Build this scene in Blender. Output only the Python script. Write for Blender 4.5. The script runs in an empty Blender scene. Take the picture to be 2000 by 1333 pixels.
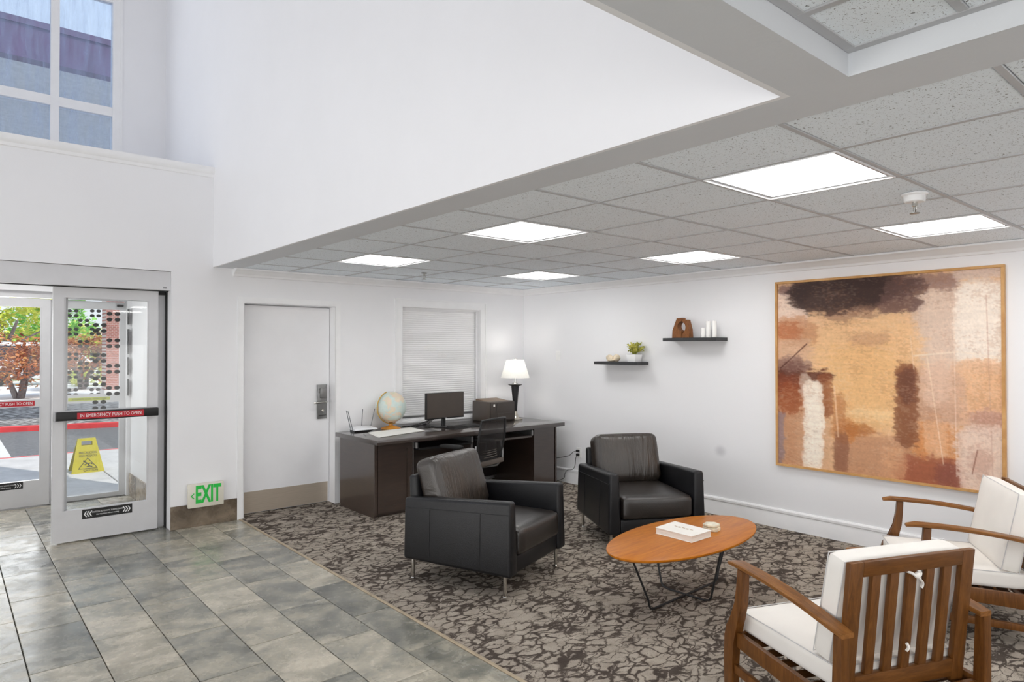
import bpy, bmesh, math, random
import numpy as np
from mathutils import Vector, Matrix
random.seed(7)
PI = math.pi
sc = bpy.context.scene
COL = sc.collection

# ------------------------------------------------------------------ camera, world, sun, lamps, exposure
cam = bpy.data.cameras.new('camera'); camo = bpy.data.objects.new('camera', cam); COL.objects.link(camo)
cam.sensor_fit = 'HORIZONTAL'; cam.sensor_width = 36.0; cam.lens = 1307.19 * 36 / 2000
cam.clip_start = .05; cam.clip_end = 300
camo.location = (-5.7405, -6.5036, 1.6153)
camo.rotation_euler = (math.radians(90.6525), 0, math.radians(-40.424))
sc.camera = camo
sc.view_settings.view_transform = 'Standard'; sc.view_settings.look = 'None'
sc.view_settings.gamma = 1.0; sc.view_settings.use_curve_mapping = False
sc.view_settings.exposure = 0.23
sc.cycles.use_denoising = True
sc.cycles.max_bounces = 12; sc.cycles.diffuse_bounces = 7; sc.cycles.glossy_bounces = 4
sc.cycles.transparent_max_bounces = 12; sc.cycles.sample_clamp_indirect = 6
sc.cycles.caustics_reflective = False; sc.cycles.caustics_refractive = False

PANEL = 9.6          # radiance of the ceiling light diffusers
SKY = .95
wd = bpy.data.worlds.new('sky'); sc.world = wd; wd.use_nodes = True
nt = wd.node_tree; nt.nodes.clear()
wo_ = nt.nodes.new('ShaderNodeOutputWorld'); wb = nt.nodes.new('ShaderNodeBackground')
wr = nt.nodes.new('ShaderNodeValToRGB'); wx = nt.nodes.new('ShaderNodeSeparateXYZ'); wg = nt.nodes.new('ShaderNodeTexCoord')
nt.links.new(wg.outputs['Generated'], wx.inputs[0]); nt.links.new(wx.outputs['Z'], wr.inputs[0])
wr.color_ramp.elements[0].position = 0.0; wr.color_ramp.elements[0].color = (.90, .95, 1, 1)
wr.color_ramp.elements[1].position = .8; wr.color_ramp.elements[1].color = (.58, .74, 1, 1)
nt.links.new(wr.outputs[0], wb.inputs[0]); wb.inputs[1].default_value = SKY
nt.links.new(wb.outputs[0], wo_.inputs[0])

def light(name, kind, loc, rot, energy, size=None, sizey=None, color=(1, 1, 1)):
    l = bpy.data.lights.new(name, kind); l.energy = energy; l.color = color
    if kind == 'AREA':
        l.shape = 'RECTANGLE'; l.size = size; l.size_y = sizey or size
    if kind == 'POINT': l.shadow_soft_size = size
    if kind == 'SUN': l.angle = math.radians(size)
    o = bpy.data.objects.new(name, l); COL.objects.link(o); o.location = loc; o.rotation_euler = rot
    return o
R = math.radians
light('sun', 'SUN', (0, -20, 30), (R(38), 0, R(25)), 2.6, .6, color=(1, .96, .9))
# added fill at an invented west clerestory; daylight at high window and glazed entrance
light('atrium_fill', 'AREA', (-9.3, -2.2, 4.7), (0, R(-90), 0), 5, 2.6, 6.2, color=(1, .965, .92))
light('window_daylight', 'AREA', (-6.1, 1.66, 4.75), (R(-90), 0, 0), 14, 3.4, 2.3, color=(1, .98, .96))
light('entrance_daylight', 'AREA', (-5.3, 2.3, 1.15), (R(-90), 0, 0), 16, 1.3, 1.9, color=(1, .99, .97))
# added fill under the vestibule ceiling; no fixture is built
light('vestibule_fill', 'AREA', (-5.3, 1.05, 2.40), (0, 0, 0), 9, 1.2, .5, color=(1, .99, .97))
# added low fills out of frame, tipped up to lift the ceiling; no windows there
light('hall_fill', 'AREA', (-9.35, -2.7, 1.1), (0, R(-100), 0), 75, 1.7, 4.8, color=(1, .985, .965))
light('hall_fill_west', 'AREA', (-9.35, -7.9, 1.1), (0, R(-104), 0), 110, 1.6, 4.4, color=(1, .985, .965))
light('hall_fill_rear', 'AREA', (-4.6, -10.35, .95), (R(94), 0, 0), 45, 8.0, 1.5, color=(1, .985, .965))

# ------------------------------------------------------------------ materials
def s2l(c):
    out = []
    for v in c[:3]:
        v = v / 255.0
        out.append(v / 12.92 if v <= .04045 else ((v + .055) / 1.055) ** 2.4)
    return tuple(out) + (1.0,)
class NT:
    def __init__(s, m): s.m = m; s.t = m.node_tree
    def n(s, typ, **kw):
        nd = s.t.nodes.new(typ)
        for k, v in kw.items(): setattr(nd, k, v)
        return nd
    def l(s, a, b): s.t.links.new(a, b)
    def coord(s, kind='Object', scale=(1, 1, 1), rot=(0, 0, 0), loc=(0, 0, 0)):
        mp = s.n('ShaderNodeMapping')
        if kind == 'World':
            g = s.n('ShaderNodeNewGeometry'); s.l(g.outputs['Position'], mp.inputs[0])
        else:
            tc = s.n('ShaderNodeTexCoord'); s.l(tc.outputs[kind], mp.inputs[0])
        mp.inputs['Scale'].default_value = scale; mp.inputs['Rotation'].default_value = rot; mp.inputs['Location'].default_value = loc
        return mp.outputs[0]
    def noise(s, vec, scale, detail=3, rough=.5, dist=0):
        nd = s.n('ShaderNodeTexNoise'); s.l(vec, nd.inputs['Vector'])
        nd.inputs['Scale'].default_value = scale; nd.inputs['Detail'].default_value = detail
        nd.inputs['Roughness'].default_value = rough; nd.inputs['Distortion'].default_value = dist
        return nd.outputs['Fac'], nd.outputs['Color']
    def ramp(s, fac, stops, interp='LINEAR'):
        nd = s.n('ShaderNodeValToRGB'); s.l(fac, nd.inputs[0]); cr = nd.color_ramp; cr.interpolation = interp
        while len(cr.elements) < len(stops): cr.elements.new(.5)
        for e, (p, c) in zip(cr.elements, stops):
            e.position = p; e.color = s2l(c) if len(c) == 3 else c
        return nd.outputs[0]
    def mix(s, fac, a, b, blend='MIX'):
        nd = s.n('ShaderNodeMix', data_type='RGBA', blend_type=blend)
        for sock, v in ((nd.inputs[0], fac), (nd.inputs[6], a), (nd.inputs[7], b)):
            if hasattr(v, 'is_output'): s.l(v, sock)
            elif isinstance(v, (int, float)): sock.default_value = v
            else: sock.default_value = s2l(v)
        return nd.outputs[2]
    def math(s, op, a, b=0.0, c=0.0):
        nd = s.n('ShaderNodeMath', operation=op)
        for i, v in enumerate((a, b, c)):
            if hasattr(v, 'is_output'): s.l(v, nd.inputs[i])
            else: nd.inputs[i].default_value = v
        return nd.outputs[0]
    def bump(s, h, strength, dist=.01):
        b = s.n('ShaderNodeBump'); s.l(h, b.inputs['Height']); b.inputs['Strength'].default_value = strength; b.inputs['Distance'].default_value = dist
        s.l(b.outputs[0], s.p.inputs['Normal'])
def new_mat(name, color=(200, 200, 200), rough=.5, metal=0.0, spec=.5):
    m = bpy.data.materials.new(name); m.use_nodes = True
    t = NT(m); t.p = m.node_tree.nodes['Principled BSDF']
    t.p.inputs['Base Color'].default_value = s2l(color); t.p.inputs['Roughness'].default_value = rough
    t.p.inputs['Metallic'].default_value = metal; t.p.inputs['Specular IOR Level'].default_value = spec
    return m, t
def vary(name, color, rough=.5, metal=0.0, spec=.5, amount=.06, scale=6.0, bump=0.0, bscale=120, stretch=(1, 1, 1), kind='Object'):
    """plain procedural: base colour broken up by noise, with optional fine relief"""
    m, t = new_mat(name, color, rough, metal, spec)
    v = t.coord(kind, stretch); f, _ = t.noise(v, scale, 4, .6)
    a = tuple(max(0, c * (1 - amount)) for c in color); b = tuple(min(255, c * (1 + amount)) for c in color)
    t.l(t.ramp(f, [(.3, a), (.7, b)]), t.p.inputs['Base Color'])
    if bump:
        f2, _ = t.noise(v, bscale, 3, .55); t.bump(f2, bump, .004)
    return m
M = {}
M['wall'] = vary('wall_paint', (240, 240, 242), .55, spec=.25, amount=.006, scale=1.5, bump=.09, bscale=70, kind='World')
M['wall_low'] = M['wall']
M['trim'] = vary('white_trim', (242, 242, 243), .38, spec=.35, amount=.01)
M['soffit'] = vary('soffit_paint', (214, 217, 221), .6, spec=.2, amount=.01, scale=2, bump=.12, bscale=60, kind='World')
M['runner'] = vary('grid_runner', (186, 187, 190), .5, amount=.02)
M['blindwhite'] = vary('blind_white', (255, 255, 255), .5, spec=.2, amount=.005)
M['doorwhite'] = vary('door_paint', (237, 237, 239), .42, spec=.3, amount=.01, scale=3)
M['alu'] = vary('white_aluminium', (214, 214, 216), .4, metal=.15, amount=.025, scale=3)
M['alu_dark'] = vary('grey_aluminium', (150, 150, 152), .4, metal=.3, amount=.05)
M['black'] = vary('black_plastic', (22, 22, 23), .45, amount=.15)
M['gasket'] = vary('black_gasket', (28, 28, 28), .7, amount=.1)
M['steel'] = vary('brushed_steel', (176, 173, 168), .36, metal=.85, amount=.06, scale=9, stretch=(1, 1, 40))
M['kick'] = vary('kick_steel', (186, 174, 158), .45, metal=.35, amount=.04, scale=6, stretch=(1, 1, 60))
M['lock'] = vary('satin_lock', (140, 140, 140), .35, metal=.7, amount=.06)
M['chrome'] = vary('chrome_leg', (205, 203, 198), .18, metal=1.0, amount=.03)
M['nickel'] = vary('nickel_base', (190, 184, 172), .22, metal=.9, amount=.04)
M['red'] = vary('red_label', (190, 36, 50), .5, amount=.03)
M['white_print'] = vary('white_print', (240, 240, 240), .5, amount=.01)
M['black_print'] = vary('black_print', (25, 25, 25), .5, amount=.03)
M['green_print'] = vary('green_letters', (40, 195, 75), .45, amount=.05)
M['sign_housing'] = vary('sign_housing', (226, 222, 208), .45, amount=.02)
M['paper'] = vary('paper', (238, 236, 230), .6, amount=.02)
def lacquer(name, col, rough, amount, scale, stretch):
    m = vary(name, col, .5, amount=amount, scale=scale, stretch=stretch); p = m.node_tree.nodes['Principled BSDF']
    p.inputs['Coat Weight'].default_value = 1; p.inputs['Coat IOR'].default_value = 1.7; p.inputs['Coat Roughness'].default_value = rough; return m
M['espresso'] = lacquer('espresso_wood', (54, 39, 31), .17, .08, 4, (2, 2, 14))
M['espresso_top'] = lacquer('espresso_top', (50, 39, 34), .13, .1, 4, (1, 12, 2))
M['espresso_dark'] = vary('espresso_inside', (30, 23, 22), .5, amount=.15)
M['cushion'] = vary('white_cushion', (240, 236, 230), .8, spec=.15, amount=.015, scale=3, bump=.12, bscale=260)
M['piping'] = vary('grey_piping', (205, 203, 203), .8, spec=.15, amount=.03)
M['shelf'] = vary('charcoal_shelf', (52, 53, 55), .5, amount=.1, scale=8)
M['pot'] = vary('white_ceramic', (242, 242, 242), .3, amount=.01)
M['candle'] = vary('white_wax', (244, 243, 240), .45, amount=.01)
M['cream'] = vary('cream_stone', (224, 208, 182), .55, amount=.14, scale=18, bump=.2, bscale=40)
M['marble'] = vary('cream_marble', (232, 222, 200), .35, amount=.14, scale=22, bump=.15, bscale=40)
M['plate'] = vary('switch_plate', (243, 243, 242), .35, amount=.01)
M['gold'] = vary('globe_brass', (196, 160, 84), .35, metal=.6, amount=.06)
M['amber'] = vary('amber_wood', (206, 140, 50), .4, amount=.12, scale=9)
M['router'] = vary('router_shell', (236, 237, 239), .35, amount=.01)
M['antenna'] = vary('antenna_grey', (120, 122, 126), .45, amount=.03)
M['monitor'] = vary('screen_glass_reflection', (66, 57, 50), .3, spec=.6, amount=.05)  # brown base stands in for the room reflected in the screen
M['printer'] = vary('printer_shell_lit', (92, 83, 76), .42, amount=.05)  # lighter than the front: a reflection put into the shell colour
M['printer_front'] = vary('printer_front', (62, 55, 50), .38, amount=.05)
M['cable'] = vary('black_cable', (20, 20, 20), .5, amount=.1)
M['yellow'] = vary('caution_yellow', (180, 167, 14), .45, amount=.04)
M['concrete'] = vary('concrete', (206, 203, 200), .85, amount=.06, scale=3, bump=.2, bscale=60, kind='World')
M['lot'] = vary('parking_concrete', (226, 224, 220), .9, amount=.05, scale=.5, kind='World')
M['asphalt'] = vary('asphalt', (112, 112, 114), .9, amount=.14, scale=20, bump=.3, bscale=120, kind='World')
M['kerb_red'] = vary('red_kerb', (224, 52, 58), .6, amount=.06)
M['fascia'] = vary('purple_fascia', (84, 54, 88), .5, amount=.12, scale=5, stretch=(1, 1, .3), kind='World')
M['stucco'] = vary('grey_stucco', (216, 218, 216), .85, amount=.06, scale=9, bump=.3, bscale=30, kind='World')
M['bark'] = vary('bark', (112, 100, 98), .85, amount=.2, scale=9)
M['van'] = vary('van_paint', (238, 240, 242), .3, amount=.01)
M['dark_glass'] = vary('tinted_glass', (40, 50, 66), .15, amount=.1)
M['rubber'] = vary('rubber', (30, 30, 30), .8, amount=.1)

def leaves(name, cols):
    m, t = new_mat(name, cols[0], .6, spec=.2)
    v = t.coord('World'); f, _ = t.noise(v, 2.2, 4, .7)
    t.l(t.ramp(f, [(.3 + .4 * i / (len(cols) - 1), c) for i, c in enumerate(cols)]), t.p.inputs['Base Color'])
    return m
M['leaf_red'] = leaves('red_leaves', [(118, 64, 48), (176, 98, 62), (206, 140, 84), (190, 184, 90)])
M['leaf_yellow'] = leaves('yellow_green_leaves', [(150, 196, 76), (214, 222, 98), (238, 234, 124), (170, 214, 92)])
M['leaf_green'] = leaves('green_leaves', [(100, 168, 78), (140, 204, 96), (190, 224, 112)])
M['leaf_pot'] = leaves('potted_leaves', [(104, 116, 50), (166, 170, 78), (214, 206, 110)])

def glass_mat(name, tint=(1, 1, 1), refl=1.0, dirt=0.0, dirt_col=(200, 210, 225)):
    m = bpy.data.materials.new(name); m.use_nodes = True; t = NT(m); t.t.nodes.clear()
    out = t.n('ShaderNodeOutputMaterial'); tr = t.n('ShaderNodeBsdfTransparent'); gl = t.n('ShaderNodeBsdfGlossy')
    tr.inputs[0].default_value = (*tint, 1); gl.inputs['Roughness'].default_value = .02
    lw = t.n('ShaderNodeLayerWeight'); lw.inputs[0].default_value = .5
    fr = t.math('ADD', t.math('MULTIPLY', t.math('POWER', lw.outputs['Facing'], 5.0), .96), .04)
    mx = t.n('ShaderNodeMixShader'); t.l(t.math('MULTIPLY', fr, refl), mx.inputs[0]); t.l(tr.outputs[0], mx.inputs[1]); t.l(gl.outputs[0], mx.inputs[2])
    if dirt:
        di = t.n('ShaderNodeBsdfDiffuse'); di.inputs[0].default_value = s2l(dirt_col)
        tl = t.n('ShaderNodeBsdfTranslucent'); tl.inputs[0].default_value = s2l(dirt_col)
        ad = t.n('ShaderNodeMixShader'); t.l(di.outputs[0], ad.inputs[1]); t.l(tl.outputs[0], ad.inputs[2])
        v = t.coord('World', (7, 7, .9)); f, _ = t.noise(v, 2.0, 7, .8)
        mx2 = t.n('ShaderNodeMixShader'); t.l(t.math('MULTIPLY', t.math('POWER', f, 2.2), dirt * 1.3), mx2.inputs[0])
        t.l(mx.outputs[0], mx2.inputs[1]); t.l(ad.outputs[0], mx2.inputs[2]); t.l(mx2.outputs[0], out.inputs[0])
    else: t.l(mx.outputs[0], out.inputs[0])
    return m
M['glass'] = glass_mat('clear_glass', (.985, .99, .988), .7)
M['pane'] = glass_mat('window_glass', (.995, .995, .995), 1.5)
M['dirty'] = glass_mat('dusty_glass', (.90, .95, 1.0), .9, .62, (196, 212, 240))

def emit_mat(name, strength, col=(255, 254, 252)):
    m = bpy.data.materials.new(name); m.use_nodes = True; t = NT(m); p = m.node_tree.nodes['Principled BSDF']
    p.inputs['Base Color'].default_value = s2l((240, 240, 240)); p.inputs['Emission Color'].default_value = s2l(col)
    v = t.coord('Object'); f, _ = t.noise(v, 3, 1); r = t.ramp(f, [(0, (250, 250, 250)), (1, col)]); t.l(r, p.inputs['Emission Color'])
    p.inputs['Emission Strength'].default_value = strength
    return m
M['panel'] = emit_mat('lit_diffuser', PANEL)

def shade_mat():
    m = bpy.data.materials.new('linen_shade'); m.use_nodes = True; t = NT(m); t.t.nodes.clear()
    out = t.n('ShaderNodeOutputMaterial'); d = t.n('ShaderNodeBsdfDiffuse'); tl = t.n('ShaderNodeBsdfTranslucent'); mx = t.n('ShaderNodeMixShader')
    v = t.coord('Object', (1, 1, 1)); f, _ = t.noise(v, 90, 2); c = t.ramp(f, [(.2, (244, 243, 240)), (.8, (252, 252, 250))])
    t.l(c, d.inputs[0]); t.l(c, tl.inputs[0]); mx.inputs[0].default_value = .5
    t.l(d.outputs[0], mx.inputs[1]); t.l(tl.outputs[0], mx.inputs[2]); t.l(mx.outputs[0], out.inputs[0])
    return m
M['shade'] = shade_mat()

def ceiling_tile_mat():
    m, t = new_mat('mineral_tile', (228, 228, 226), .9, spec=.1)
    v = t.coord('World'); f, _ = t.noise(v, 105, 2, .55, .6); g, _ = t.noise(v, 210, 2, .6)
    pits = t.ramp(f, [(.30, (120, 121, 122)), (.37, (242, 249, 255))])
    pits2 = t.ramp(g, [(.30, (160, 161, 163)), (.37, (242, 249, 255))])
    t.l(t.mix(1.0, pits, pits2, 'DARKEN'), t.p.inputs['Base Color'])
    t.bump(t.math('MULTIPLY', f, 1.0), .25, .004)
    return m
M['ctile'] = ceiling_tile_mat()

def floor_tile_mat(name, stops, rough=.42):
    m, t = new_mat(name, (130, 130, 122), rough, spec=.5)
    info = t.n('ShaderNodeObjectInfo')
    v = t.coord('World'); off = t.n('ShaderNodeVectorMath', operation='ADD'); sca = t.n('ShaderNodeVectorMath', operation='SCALE')
    cmb = t.n('ShaderNodeCombineXYZ')
    for i in range(3): t.l(info.outputs['Random'], cmb.inputs[i])
    t.l(cmb.outputs[0], sca.inputs[0]); sca.inputs['Scale'].default_value = 37.0
    t.l(v, off.inputs[0]); t.l(sca.outputs[0], off.inputs[1]); vv = off.outputs[0]
    rot = t.n('ShaderNodeMapping'); t.l(vv, rot.inputs[0]); rot.inputs['Rotation'].default_value = (0, 0, R(52)); rot.inputs['Scale'].default_value = (1, 1.9, 1)
    f1, _ = t.noise(rot.outputs[0], 2.1, 5, .6, 1.0)
    f2, _ = t.noise(vv, 9, 6, .65, .4)
    f3, _ = t.noise(vv, 60, 3, .6)
    k = t.math('ADD', t.math('MULTIPLY', f1, .72), t.math('MULTIPLY', f2, .28))
    k = t.math('ADD', k, t.math('MULTIPLY', t.math('SUBTRACT', info.outputs['Random'], .5), .20))
    c = t.ramp(k, stops)
    c = t.mix(.25, c, t.ramp(f3, [(.35, (110, 110, 104)), (.65, (190, 188, 178))]), 'OVERLAY')
    t.l(c, t.p.inputs['Base Color'])
    t.l(t.ramp(f2, [(.3, (rough * 205,) * 3), (.7, (255 * rough * 1.6,) * 3)]), t.p.inputs['Roughness'])
    t.p.inputs['Roughness'].default_value = rough
    t.bump(t.math('ADD', f2, t.math('MULTIPLY', f3, .3)), .14, .006)
    return m
M['ftile'] = floor_tile_mat('slate_porcelain', [(.30, (96, 97, 93)), (.42, (130, 129, 121)), (.50, (156, 153, 142)), (.58, (176, 170, 155)), (.70, (204, 197, 182))])
M['btile'] = floor_tile_mat('slate_porcelain_dark', [(.34, (94, 82, 69)), (.5, (136, 122, 106)), (.64, (176, 160, 140))])
M['grout'] = vary('grout', (96, 92, 86), .9, amount=.08, scale=40, kind='World')
M['transition'] = vary('tan_transition', (168, 152, 128), .5, amount=.08, scale=12, kind='World')

def carpet_mat():
    m, t = new_mat('branch_carpet', (150, 140, 130), .95, spec=.1)
    v = t.coord('World')
    _, nc = t.noise(v, 8, 3, .6)
    sc_ = t.n('ShaderNodeVectorMath', operation='SCALE'); t.l(nc, sc_.inputs[0]); sc_.inputs['Scale'].default_value = .13
    ad = t.n('ShaderNodeVectorMath', operation='ADD'); t.l(v, ad.inputs[0]); t.l(sc_.outputs[0], ad.inputs[1])
    fine, _ = t.noise(t.coord('World', (1, 3.2, 1)), 85, 2, .6)
    grain, _ = t.noise(v, 210, 2, .6)
    jag = t.math('MULTIPLY', t.math('SUBTRACT', fine, .5), .16)
    def edges(rot, scale, thr_noise, lo, gain, seed):
        mp = t.n('ShaderNodeMapping'); t.l(ad.outputs[0], mp.inputs[0]); mp.inputs['Rotation'].default_value = (0, 0, R(rot)); mp.inputs['Scale'].default_value = scale; mp.inputs['Location'].default_value = (seed, seed * 1.7, 0)
        vo = t.n('ShaderNodeTexVoronoi', feature='DISTANCE_TO_EDGE'); t.l(mp.outputs[0], vo.inputs['Vector']); vo.inputs['Scale'].default_value = 1.0
        wv = t.n('ShaderNodeMapping'); t.l(v, wv.inputs[0]); wv.inputs['Location'].default_value = (seed * 3.1, seed, 0); w, _ = t.noise(wv.outputs[0], thr_noise, 3, .6)
        thr = t.math('MULTIPLY', t.math('SUBTRACT', w, lo), gain)
        return t.ramp(t.math('SUBTRACT', t.math('ADD', vo.outputs['Distance'], jag), thr), [(.0, (0, 0, 0)), (.07, (255, 255, 255))])
    m1 = edges(28, (8.6, 14.5, 1), 5.0, .44, .42, 0.0)
    m2 = edges(-35, (7, 17, 1), 4.0, .52, .50, 4.3)
    mask = t.math('MULTIPLY', m1, m2)
    weave = t.n('ShaderNodeTexWave', wave_type='BANDS', bands_direction='Y'); t.l(v, weave.inputs['Vector']); weave.inputs['Scale'].default_value = 62; weave.inputs['Distortion'].default_value = 2.5; weave.inputs['Detail'].default_value = 2; weave.inputs['Detail Scale'].default_value = 3
    tone, _ = t.noise(v, 9, 4, .6)
    light_c = t.ramp(tone, [(.3, (164, 153, 141)), (.7, (194, 183, 169))])
    dark_c = t.ramp(tone, [(.3, (76, 67, 61)), (.7, (96, 86, 79))])
    c = t.mix(mask, dark_c, light_c)
    c = t.mix(.32, c, t.ramp(grain, [(.3, (80, 80, 80)), (.7, (190, 190, 190))]), 'OVERLAY')
    c = t.mix(.22, c, t.ramp(weave.outputs['Fac'], [(.2, (70, 70, 70)), (.8, (190, 190, 190))]), 'OVERLAY')
    t.l(c, t.p.inputs['Base Color'])
    t.bump(grain, .4, .004)
    return m
M['carpet'] = carpet_mat()

def leather_mat(name, col, rough, wrinkle=0.0, spec=.42):
    m, t = new_mat(name, col, rough, spec=spec)
    v = t.coord('Object'); f, _ = t.noise(v, 5, 3, .6); g = t.n('ShaderNodeTexVoronoi'); t.l(v, g.inputs['Vector']); g.inputs['Scale'].default_value = 240
    a = tuple(c * .86 for c in col); b = tuple(min(255, c * 1.14) for c in col)
    t.l(t.ramp(f, [(.3, a), (.7, b)]), t.p.inputs['Base Color'])
    h = t.math('MULTIPLY', g.outputs['Distance'], .06)
    if wrinkle:
        w = t.coord('Object', (13, 1.6, 2.4)); wf, _ = t.noise(w, 1.0, 3, .6, 1.3)
        h = t.math('ADD', h, t.math('MULTIPLY', wf, wrinkle))
    t.bump(h, .5, .02)
    return m
M['leather'] = leather_mat('black_leather', (18, 18, 21), .40)
M['leather_soft'] = leather_mat('black_leather_creased_lit', (50, 43, 37), .32, 1.3, .8)  # brown base stands in for light sheening on the back cushion
M['leather_seat'] = leather_mat('black_leather_seat_lit', (36, 31, 28), .32, 0, .8)  # seat copy browned too, the sheen of light put into its colour
M['seam'] = leather_mat('leather_seam', (26, 26, 29), .4)

def wood_mat(name, dark, mid, lite, rough, scale=1.0, axis=(1, 9, 9)):
    m, t = new_mat(name, mid, rough, spec=.3)
    v = t.coord('Object', tuple(a * scale for a in axis)); f, _ = t.noise(v, 2.6, 5, .62, .9); g, _ = t.noise(v, 16, 3, .6)
    k = t.math('ADD', t.math('MULTIPLY', f, .75), t.math('MULTIPLY', g, .25))
    t.l(t.ramp(k, [(.30, dark), (.5, mid), (.72, lite)]), t.p.inputs['Base Color'])
    t.bump(g, .06, .004)
    return m
M['table_wood'] = wood_mat('honey_veneer', (158, 84, 4), (184, 107, 8), (202, 126, 22), .34, 1.1)
M['acacia'] = wood_mat('acacia_wood', (80, 47, 19), (104, 64, 27), (126, 81, 38), .36, 1.6, (11, 11, 1.4))
M['acacia_rail'] = wood_mat('acacia_rail', (80, 47, 19), (104, 64, 27), (126, 81, 38), .36, 1.6, (1.4, 11, 11))
M['acacia_arm'] = wood_mat('acacia_arm', (94, 58, 25), (128, 82, 38), (156, 106, 56), .38, 1.6, (9, 1.2, 9))
M['sculpture'] = wood_mat('walnut_block', (94, 56, 26), (132, 82, 42), (158, 104, 60), .45, 5, (9, 9, 2))
M['frame_wood'] = wood_mat('oak_frame', (176, 126, 70), (204, 156, 98), (222, 180, 124), .45, 1.0, (9, 1, 1))

def brick_mat():
    m, t = new_mat('red_brick', (170, 100, 84), .85)
    v = t.coord('Object', (1, 1, 1), (R(90), 0, 0)); b = t.n('ShaderNodeTexBrick'); t.l(v, b.inputs['Vector'])
    b.inputs['Color1'].default_value = s2l((178, 104, 88)); b.inputs['Color2'].default_value = s2l((150, 84, 70)); b.inputs['Mortar'].default_value = s2l((206, 196, 188))
    b.inputs['Scale'].default_value = 4.2; b.inputs['Mortar Size'].default_value = .018
    t.l(b.outputs['Color'], t.p.inputs['Base Color']); return m
M['brick'] = brick_mat()

def globe_mat():
    m, t = new_mat('globe_print', (205, 214, 206), .35)
    v = t.coord('Object', (1, 1, 1), (R(23), R(20), 0)); f, _ = t.noise(v, 7.5, 5, .6, .5); g, _ = t.noise(v, 30, 3)
    land = t.ramp(g, [(.3, (226, 218, 184)), (.5, (228, 208, 190)), (.7, (210, 216, 184))])
    sea = t.ramp(g, [(.3, (196, 214, 210)), (.7, (212, 222, 214))])
    t.l(t.mix(t.ramp(f, [(.47, (0, 0, 0)), (.5, (255, 255, 255))]), sea, land), t.p.inputs['Base Color'])
    return m
M['globe'] = globe_mat()

def spot_wall():
    """painted wall with one soft round darker spot"""
    m, t = new_mat('wall_paint_spot', (240, 240, 242), .55, spec=.25)
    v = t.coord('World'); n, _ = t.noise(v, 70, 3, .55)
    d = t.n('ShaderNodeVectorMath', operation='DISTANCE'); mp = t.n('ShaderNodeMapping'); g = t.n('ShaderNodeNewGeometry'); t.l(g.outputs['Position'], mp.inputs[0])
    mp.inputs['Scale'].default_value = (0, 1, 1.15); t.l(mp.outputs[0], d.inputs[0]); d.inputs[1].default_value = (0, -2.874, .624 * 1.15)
    k = t.ramp(d.outputs['Value'], [(.01, (214, 214, 217)), (.085, (240, 240, 242))], 'EASE')  # one round spot, darkest at its centre, fading to the wall colour
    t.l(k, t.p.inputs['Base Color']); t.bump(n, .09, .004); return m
M['wall_spot'] = spot_wall()

def mesh_fabric():
    m = bpy.data.materials.new('chair_mesh'); m.use_nodes = True; t = NT(m); p = m.node_tree.nodes['Principled BSDF']
    p.inputs['Base Color'].default_value = s2l((34, 30, 30)); p.inputs['Roughness'].default_value = .7
    v = t.coord('Object'); w = t.n('ShaderNodeTexWave', wave_type='BANDS', bands_direction='Z'); t.l(v, w.inputs[0]); w.inputs['Scale'].default_value = 60
    p.inputs['Alpha'].default_value = .8
    t.l(t.ramp(w.outputs['Fac'], [(.3, (190, 190, 190)), (.6, (240, 240, 240))]), p.inputs['Alpha']); return m
M['meshback'] = mesh_fabric()

def gravel_mat():
    m, t = new_mat('gravel', (170, 166, 162), .9)
    v = t.coord('World'); vo = t.n('ShaderNodeTexVoronoi'); t.l(v, vo.inputs[0]); vo.inputs['Scale'].default_value = 7
    t.l(t.ramp(vo.outputs['Distance'], [(.1, (214, 210, 206)), (.6, (96, 92, 90))]), t.p.inputs['Base Color']); return m
M['gravel'] = gravel_mat()

# ------------------------------------------------------------------ mesh helpers
def nb(): return bmesh.new()
def box(bm, x0, x1, y0, y1, z0, z1, bev=0.0, seg=1, mtx=None):
    return hexa(bm, [(x0, y0, z0), (x1, y0, z0), (x1, y1, z0), (x0, y1, z0), (x0, y0, z1), (x1, y0, z1), (x1, y1, z1), (x0, y1, z1)], bev, seg, mtx)
def hexa(bm, p, bev=0.0, seg=1, mtx=None):
    vs = [bm.verts.new(mtx @ Vector(q) if mtx else q) for q in p]
    fs = [bm.faces.new([vs[i] for i in f]) for f in ((3, 2, 1, 0), (4, 5, 6, 7), (0, 1, 5, 4), (1, 2, 6, 5), (2, 3, 7, 6), (3, 0, 4, 7))]
    if bev:
        es = list({e for f in fs for e in f.edges})
        bmesh.ops.bevel(bm, geom=es, offset=bev, segments=seg, profile=.5, affect='EDGES', clamp_overlap=True)
    return vs
def frames(pts, closed):
    n = len(pts); P = [Vector(p) for p in pts]; out = []
    up = None
    for i in range(n):
        a = P[i - 1] if (i > 0 or closed) else P[i]; b = P[(i + 1) % n] if (i < n - 1 or closed) else P[i]
        d = (b - a).normalized()
        if up is None: up = Vector((0, 0, 1)) if abs(d.z) < .9 else Vector((1, 0, 0))
        s = d.cross(up)
        if s.length < 1e-5: s = d.orthogonal()
        s.normalize(); up = s.cross(d).normalized(); out.append((P[i], s, up))
    return out
def tube(bm, pts, r, n=8, closed=False, radii=None, flat=1.0):
    rings = []
    for i, (p, s, u) in enumerate(frames(pts, closed)):
        rr = radii[i] if radii else r
        rings.append([bm.verts.new(p + (s * math.cos(2 * PI * k / n) + u * math.sin(2 * PI * k / n) * flat) * rr) for k in range(n)])
    m = len(rings)
    for i in range(m if closed else m - 1):
        a, b = rings[i], rings[(i + 1) % m]
        for k in range(n): bm.faces.new((a[k], a[(k + 1) % n], b[(k + 1) % n], b[k]))
    if not closed:
        bm.faces.new(rings[0][::-1]); bm.faces.new(rings[-1])
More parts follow.
